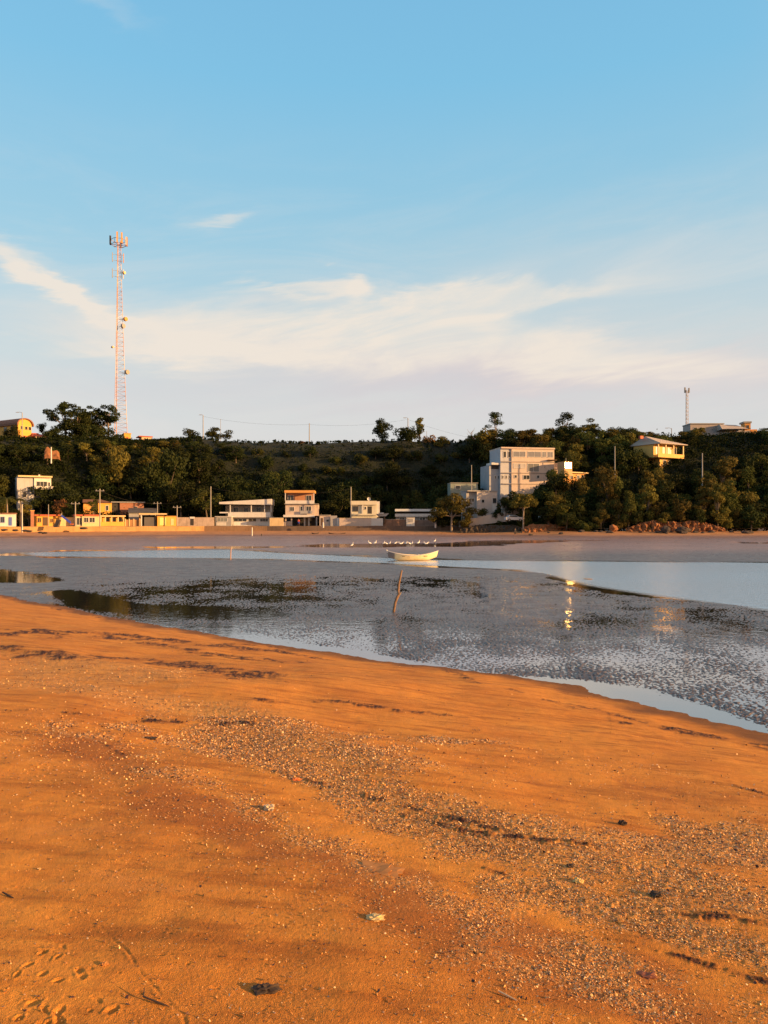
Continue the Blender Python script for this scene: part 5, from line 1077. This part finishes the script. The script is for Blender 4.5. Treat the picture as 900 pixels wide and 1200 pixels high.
ordn = ['first', 'second', 'third', 'fourth', 'fifth', 'sixth', 'seventh', 'eighth', 'ninth', 'tenth', 'eleventh', 'twelfth', 'thirteenth', 'fourteenth']
eg = [433, 439.6, 449.8, 452.6, 456.6, 463.4, 468.4, 471, 476, 480, 482.6, 490.4, 497.8, 500.6]
for i, px_ in enumerate(eg):
    d_ = CAMZ*F/(640.2-HY)-.0+(i % 3)*.8; big = i in (0, 1, 11)
    make_egret((WX(px_, d_), d_, max(0, 0.0)+.02), (0 if i % 3 else math.pi)+.4*math.sin(i*3), .92 if big else .78, 'white egret, %s from the left in the row on the far mudflat' % ordn[i], 'egrets in a row on the far mudflat', i % 2 and not big)
for px_, y_, lb in ((509.5, 636.6, 'lone white egret just right of the egret row'), (412.5, 642, 'lone white egret left of the egret row')):
    d_ = CAMZ*F/(y_-HY)-2; make_egret((WX(px_, d_), d_, .03), .3, .8, lb, 'single egrets beside the row')
r = make_egret((WX(534, 66), 66, .0), .2, .001, 'x', None) if False else None
# low dark wader bird / floating wood by the boat
o = MB().tube([(-.45, 0, .12), (-.15, 0, .05), (.35, .05, .02), (.5, .05, .03)], [.015, .05, .06, .02], 7).build('driftwood_branch', m_dark); o.location = (WX(535, 67), 67, .0); put(o, None, 'small dark branch floating right of the rowing boat', 'branch')
o = MB().tube([(-.25, 0, .06), (0, 0, .04), (.3, .03, .02)], [.02, .04, .02], 7).build('driftwood_branch', m_pale_bark); o.location = (WX(686, 45), 44.5, .0); put(o, None, 'pale branch lying in the right-hand channel shallows', 'branch')

# people
def person(loc, rz, label, shirt, shorts):
    r = empty('person', label, 'person', loc, rz); skin = paint((.24, .13, .08), .6, .05)
    J = [(0, 0, .92), (0, 0, 1.15), (0, 0, 1.38), (0, 0, 1.50), (0, -.02, 1.60), (0, -.02, 1.70), (.10, 0, .86), (.12, -.06, .46), (.12, .03, .06), (.12, -.10, .03), (-.10, 0, .86), (-.13, .08, .46), (-.13, .18, .06), (-.13, .05, .03),
         (.19, 0, 1.38), (.25, .02, 1.12), (.27, -.07, .88), (-.19, 0, 1.38), (-.25, -.03, 1.12), (-.27, -.16, .92)]
    E = [(0, 1), (1, 2), (2, 3), (3, 4), (4, 5), (0, 6), (6, 7), (7, 8), (8, 9), (0, 10), (10, 11), (11, 12), (12, 13), (2, 14), (14, 15), (15, 16), (2, 17), (17, 18), (18, 19)]
    Rr = [.14, .13, .14, .055, .095, .07, .09, .06, .04, .035, .09, .06, .04, .035, .06, .04, .03, .06, .04, .03]
    me = bpy.data.meshes.new('body'); me.from_pydata(J, E, []); o = bpy.data.objects.new('body', me); col.objects.link(o); o.parent = r; me.materials.append(skin)
    md = o.modifiers.new('skin', 'SKIN'); 
    for i, v in enumerate(me.skin_vertices[0].data): v.radius = (Rr[i], Rr[i]*.85)
    me.skin_vertices[0].data[0].use_root = True; o.modifiers.new('sub', 'SUBSURF').levels = 1
    MB().tube([(0, 0, .92), (0, 0, 1.15), (0, 0, 1.36), (0, 0, 1.45)], [.165, .155, .185, .09], 12).tube([(.14, 0, 1.40), (.255, .02, 1.14)], [.085, .062], 8).tube([(-.14, 0, 1.40), (-.255, -.03, 1.14)], [.085, .062], 8).build('shirt', shirt, r, True)
    MB().tube([(0, 0, .97), (0, 0, .84)], [.165, .17], 12).tube([(.10, 0, .88), (.12, -.06, .50)], [.11, .085], 8).tube([(-.10, 0, .88), (-.13, .08, .50)], [.11, .085], 8).build('shorts', shorts, r, True)
    MB().blob((0, .015, 1.68), .10, 2, .02, 1, (1, 1.05, .95)).build('hair', m_dark, r, True)
person((WX(603.7, 163), 163, WZ(628.3, 163)), .6, 'person in dark clothes walking on the far beach below the small tree', m_dark, m_dark)
person((WX(350, 182.0), 182.0, WZ(616, 182)), .1, 'person in a red shirt standing under the three-storey house', paint((.5, .08, .05)), m_blue)

# ---------------------------------------------------------------- foreground debris
def onsand(px, py):
    x, y = G(px, py); return x, y, float(sand_base(np.array([x]), np.array([y]))[0][0])
def pebble(px, py, wpx, label, m, sq=(1, .8, .5), seed=0, name='stone', lift=.25, amp=.34):
    x, y, z = onsand(px, py); r = wpx/2*y/F; o = MB().blob((0, 0, 0), r, 3, amp, 2.2, sq, seed).build(name, m, None, False); o.location = (x, y, z+r*sq[2]*lift); return put(o, None, label, name.replace('_', ' '))
m_pale = paint((.55, .42, .28), .9, .3, 20); m_dks = paint((.055, .035, .025), .9, .3, 20); m_tan = paint((.48, .20, .05), .9, .3, 15)
pebble(315, 949, 13, 'pale blocky stone lying alone on the damp sand left of centre', m_pale, (1, .7, .55), 3, lift=.7)
pebble(729, 967, 9, 'dark pointed stone at the upper edge of the shell band', m_dks, (1, .8, .8), 8, lift=.5)
pebble(828, 973, 6, 'small dark stone right of the dark pointed stone', m_dks, (1.3, .8, .4), 9)
pebble(312, 1161, 24, 'dark clump of debris with a long shadow on the smooth sand', m_dks, (1.2, .6, .38), 12, 'debris_clump', .5)
pebble(769, 1050, 12, 'dark lump among the shells on the right', m_dks, (1, .8, .6), 15, lift=.5)
pebble(668, 1016, 8, 'dark brown pebble in the middle of the shell band', m_dks, (1, .8, .6), 16, lift=.5)
pebble(443, 1021, 46, 'flat tan patch of crusted sand below the shell band', m_tan, (1.1, .9, .06), 18, 'sand_crust', .0)
pebble(347, 914, 9, 'small bright orange shell fragment in the shell band', paint((.65, .17, .03), .6, .1), (1.2, .8, .4), 19, 'shell_fragment')
pebble(678, 1034, 11, 'rounded yellowish shell at the lower edge of the band', paint((.62, .42, .14), .7, .2), (1, .8, .5), 21, 'shell', .5)
pebble(440, 1077, 16, 'yellowish lumpy shell cluster on the brown sand', paint((.60, .44, .20), .8, .3, 30), (1.2, .8, .4), 23, 'shell_cluster', .5)
pebble(121, 1131, 9, 'small tilted shell with a dark shadow in the lower left', m_tan, (1.1, .7, .5), 24, 'shell', .5)
pebble(756, 1144, 16, 'reddish brown leathery scrap among shells at lower right', paint((.2, .06, .03), .7, .2), (1.6, .8, .3), 25, 'seaweed_scrap', .4)
pebble(176, 871-5, 10, 'grey flattened stone on the dark debris left', m_dks, (1.4, .8, .4), 26)
for px0, py0, px1, py1, rr_, lb, bx in ((168, 1171, 198, 1180, .0035, 'dark forked twig lying on the lower left sand', 1), (584, 1164, 606, 1173, .0035, 'short pale twig among the lower shells', 0), (3, 1048, 16, 1053, .004, 'small dark twig at the left edge of the sand', 0)):
    a = Vector(onsand(px0, py0)); c = Vector(onsand(px1, py1)); mid_ = a.lerp(c, .55)+Vector((0, 0, .006)); mb = MB().tube([a+Vector((0, 0, .012)), mid_, c+Vector((0, 0, .003))], [rr_, rr_*1.3, rr_*.5], 6)
    if bx: mb.tube([a+Vector((0, 0, .012)), a+Vector((-.005, .03, .03))], [rr_, rr_*.5], 6)
    o = mb.build('twig', m_dks if 'pale' not in lb else m_pale); put(o, None, lb, 'twig')

# shell hash: thousands of broken shells, and shreds of seaweed
def flakes(name, n, zones, mats, label, size, seed, lump=False):
    rs = np.random.default_rng(seed); 
    # uniform in the view's 1/d so that near sand is as densely strewn per picture area as in reality needs
    A = rs.uniform(R(-34), R(34), n); dd = 1/rs.uniform(1/26., 1/1.9, n)**1.0; dd = np.where(rs.random(n) < .55, rs.uniform(2, 9, n), dd)
    x, y = dd*np.sin(A), dd*np.cos(A); f = zones(x, y, dd); k = rs.random(n) < f; x, y, dd = x[k], y[k], dd[k]; z = sand_base(x, y)[0]; n = len(x)
    s = size[0]+(size[1]-size[0])*rs.random(n)**3.2; s *= np.clip(dd/6, .75, 1.5)
    nrm = rs.normal(size=(n, 3))*.55; nrm[:, 2] += 1; nrm /= np.linalg.norm(nrm, axis=1)[:, None]; a = np.cross(nrm, rs.normal(size=(n, 3))); a /= np.linalg.norm(a, axis=1)[:, None]; c = np.cross(nrm, a)
    p = np.stack([x, y, z], 1)+np.array([0, 0, 1])*s[:, None]*rs.uniform(.1, .7, n)[:, None]
    S_ = s[:, None]; el_ = rs.uniform(.45, .95, n)[:, None]
    ring = []
    for q in range(5):
        an = q*1.2566; ring.append(p+(a*math.cos(an)+c*math.sin(an)*el_)*S_*rs.uniform(.7, 1.1, n)[:, None]-nrm*S_*.12)
    top = p+nrm*S_*rs.uniform(.08, .34, n)[:, None]
    V = np.stack([top]+ring, 1).reshape(-1, 3); b0 = (np.arange(n)*6)[:, None]; T = np.concatenate([np.concatenate([b0, b0+1+q, b0+1+(q+1) % 5], 1) for q in range(5)], 0)
    o = np_mesh(name, V, T, mats, False); put(o, 'stuff', label, name.replace('_', ' ')); print(name, n); return o
def shell_mat(name, cols):
    m, t, b = mat(name); geo = t.new('ShaderNodeNewGeometry'); rp3 = t.new('ShaderNodeValToRGB'); t.l.new(geo.outputs['Random Per Island'], rp3.inputs[0]); cr = rp3.color_ramp; cr.interpolation = 'CONSTANT'
    cr.elements[0].position = 0; cr.elements[0].color = (*cols[0], 1); cr.elements[1].position = 1-1/len(cols); cr.elements[1].color = (*cols[-1], 1)
    for i, c in enumerate(cols[1:-1]): e = cr.elements.new((i+1)/len(cols)); e.color = (*c, 1)
    t.l.new(rp3.outputs[0], b.inputs['Base Color']); b.inputs['Roughness'].default_value = .6; return m
m_sh = shell_mat('broken_shells', [(.66, .38, .15), (.52, .26, .08), (.36, .16, .05), (.74, .50, .26), (.14, .06, .03), (.58, .32, .11), (.48, .20, .05), (.40, .25, .15), (.62, .30, .08)])
m_sw = shell_mat('seaweed_bits', [(.05, .025, .018), (.09, .035, .02), (.14, .06, .03), (.035, .02, .016)])
flakes('shell_hash', 950000, lambda x, y, d: np.clip(shell_at(x, y)**1.3*1.0+.022+.10*np.exp(-(seg_dist(x, y, DAMPL)[0]/.55)**2), 0, 1)*np.clip(1.2-d/30, .2, 1)*(shore_s(x, y) > .6), m_sh, 'bands of countless broken shells and grit strewn over the orange sand', (.0022, .0115), 5)
flakes('seaweed_wrack', 160000, lambda x, y, d: np.clip(wrack_at(x, y, 0)*.8+.012+.12*shell_at(x, y), 0, 1)*(shore_s(x, y) > .35), m_sw, 'dark shreds of dried seaweed in tide lines across the beach', (.003, .016), 6)
m_gt = shell_mat('sand_grit', [(.62, .28, .07), (.40, .15, .03), (.20, .08, .03), (.70, .38, .14), (.50, .20, .04), (.08, .035, .02), (.56, .26, .07)])
flakes('sand_grit', 420000, lambda x, y, d: np.clip(.40+.5*shell_at(x, y)+.5*fbm(x*1.2, y*1.2, 44, 3), .05, 1)*(d < 12)*(shore_s(x, y) > .6), m_gt, 'coarse grit and crumbs of shell covering the near sand', (.0008, .0042), 9)
scene.render.engine = 'CYCLES'
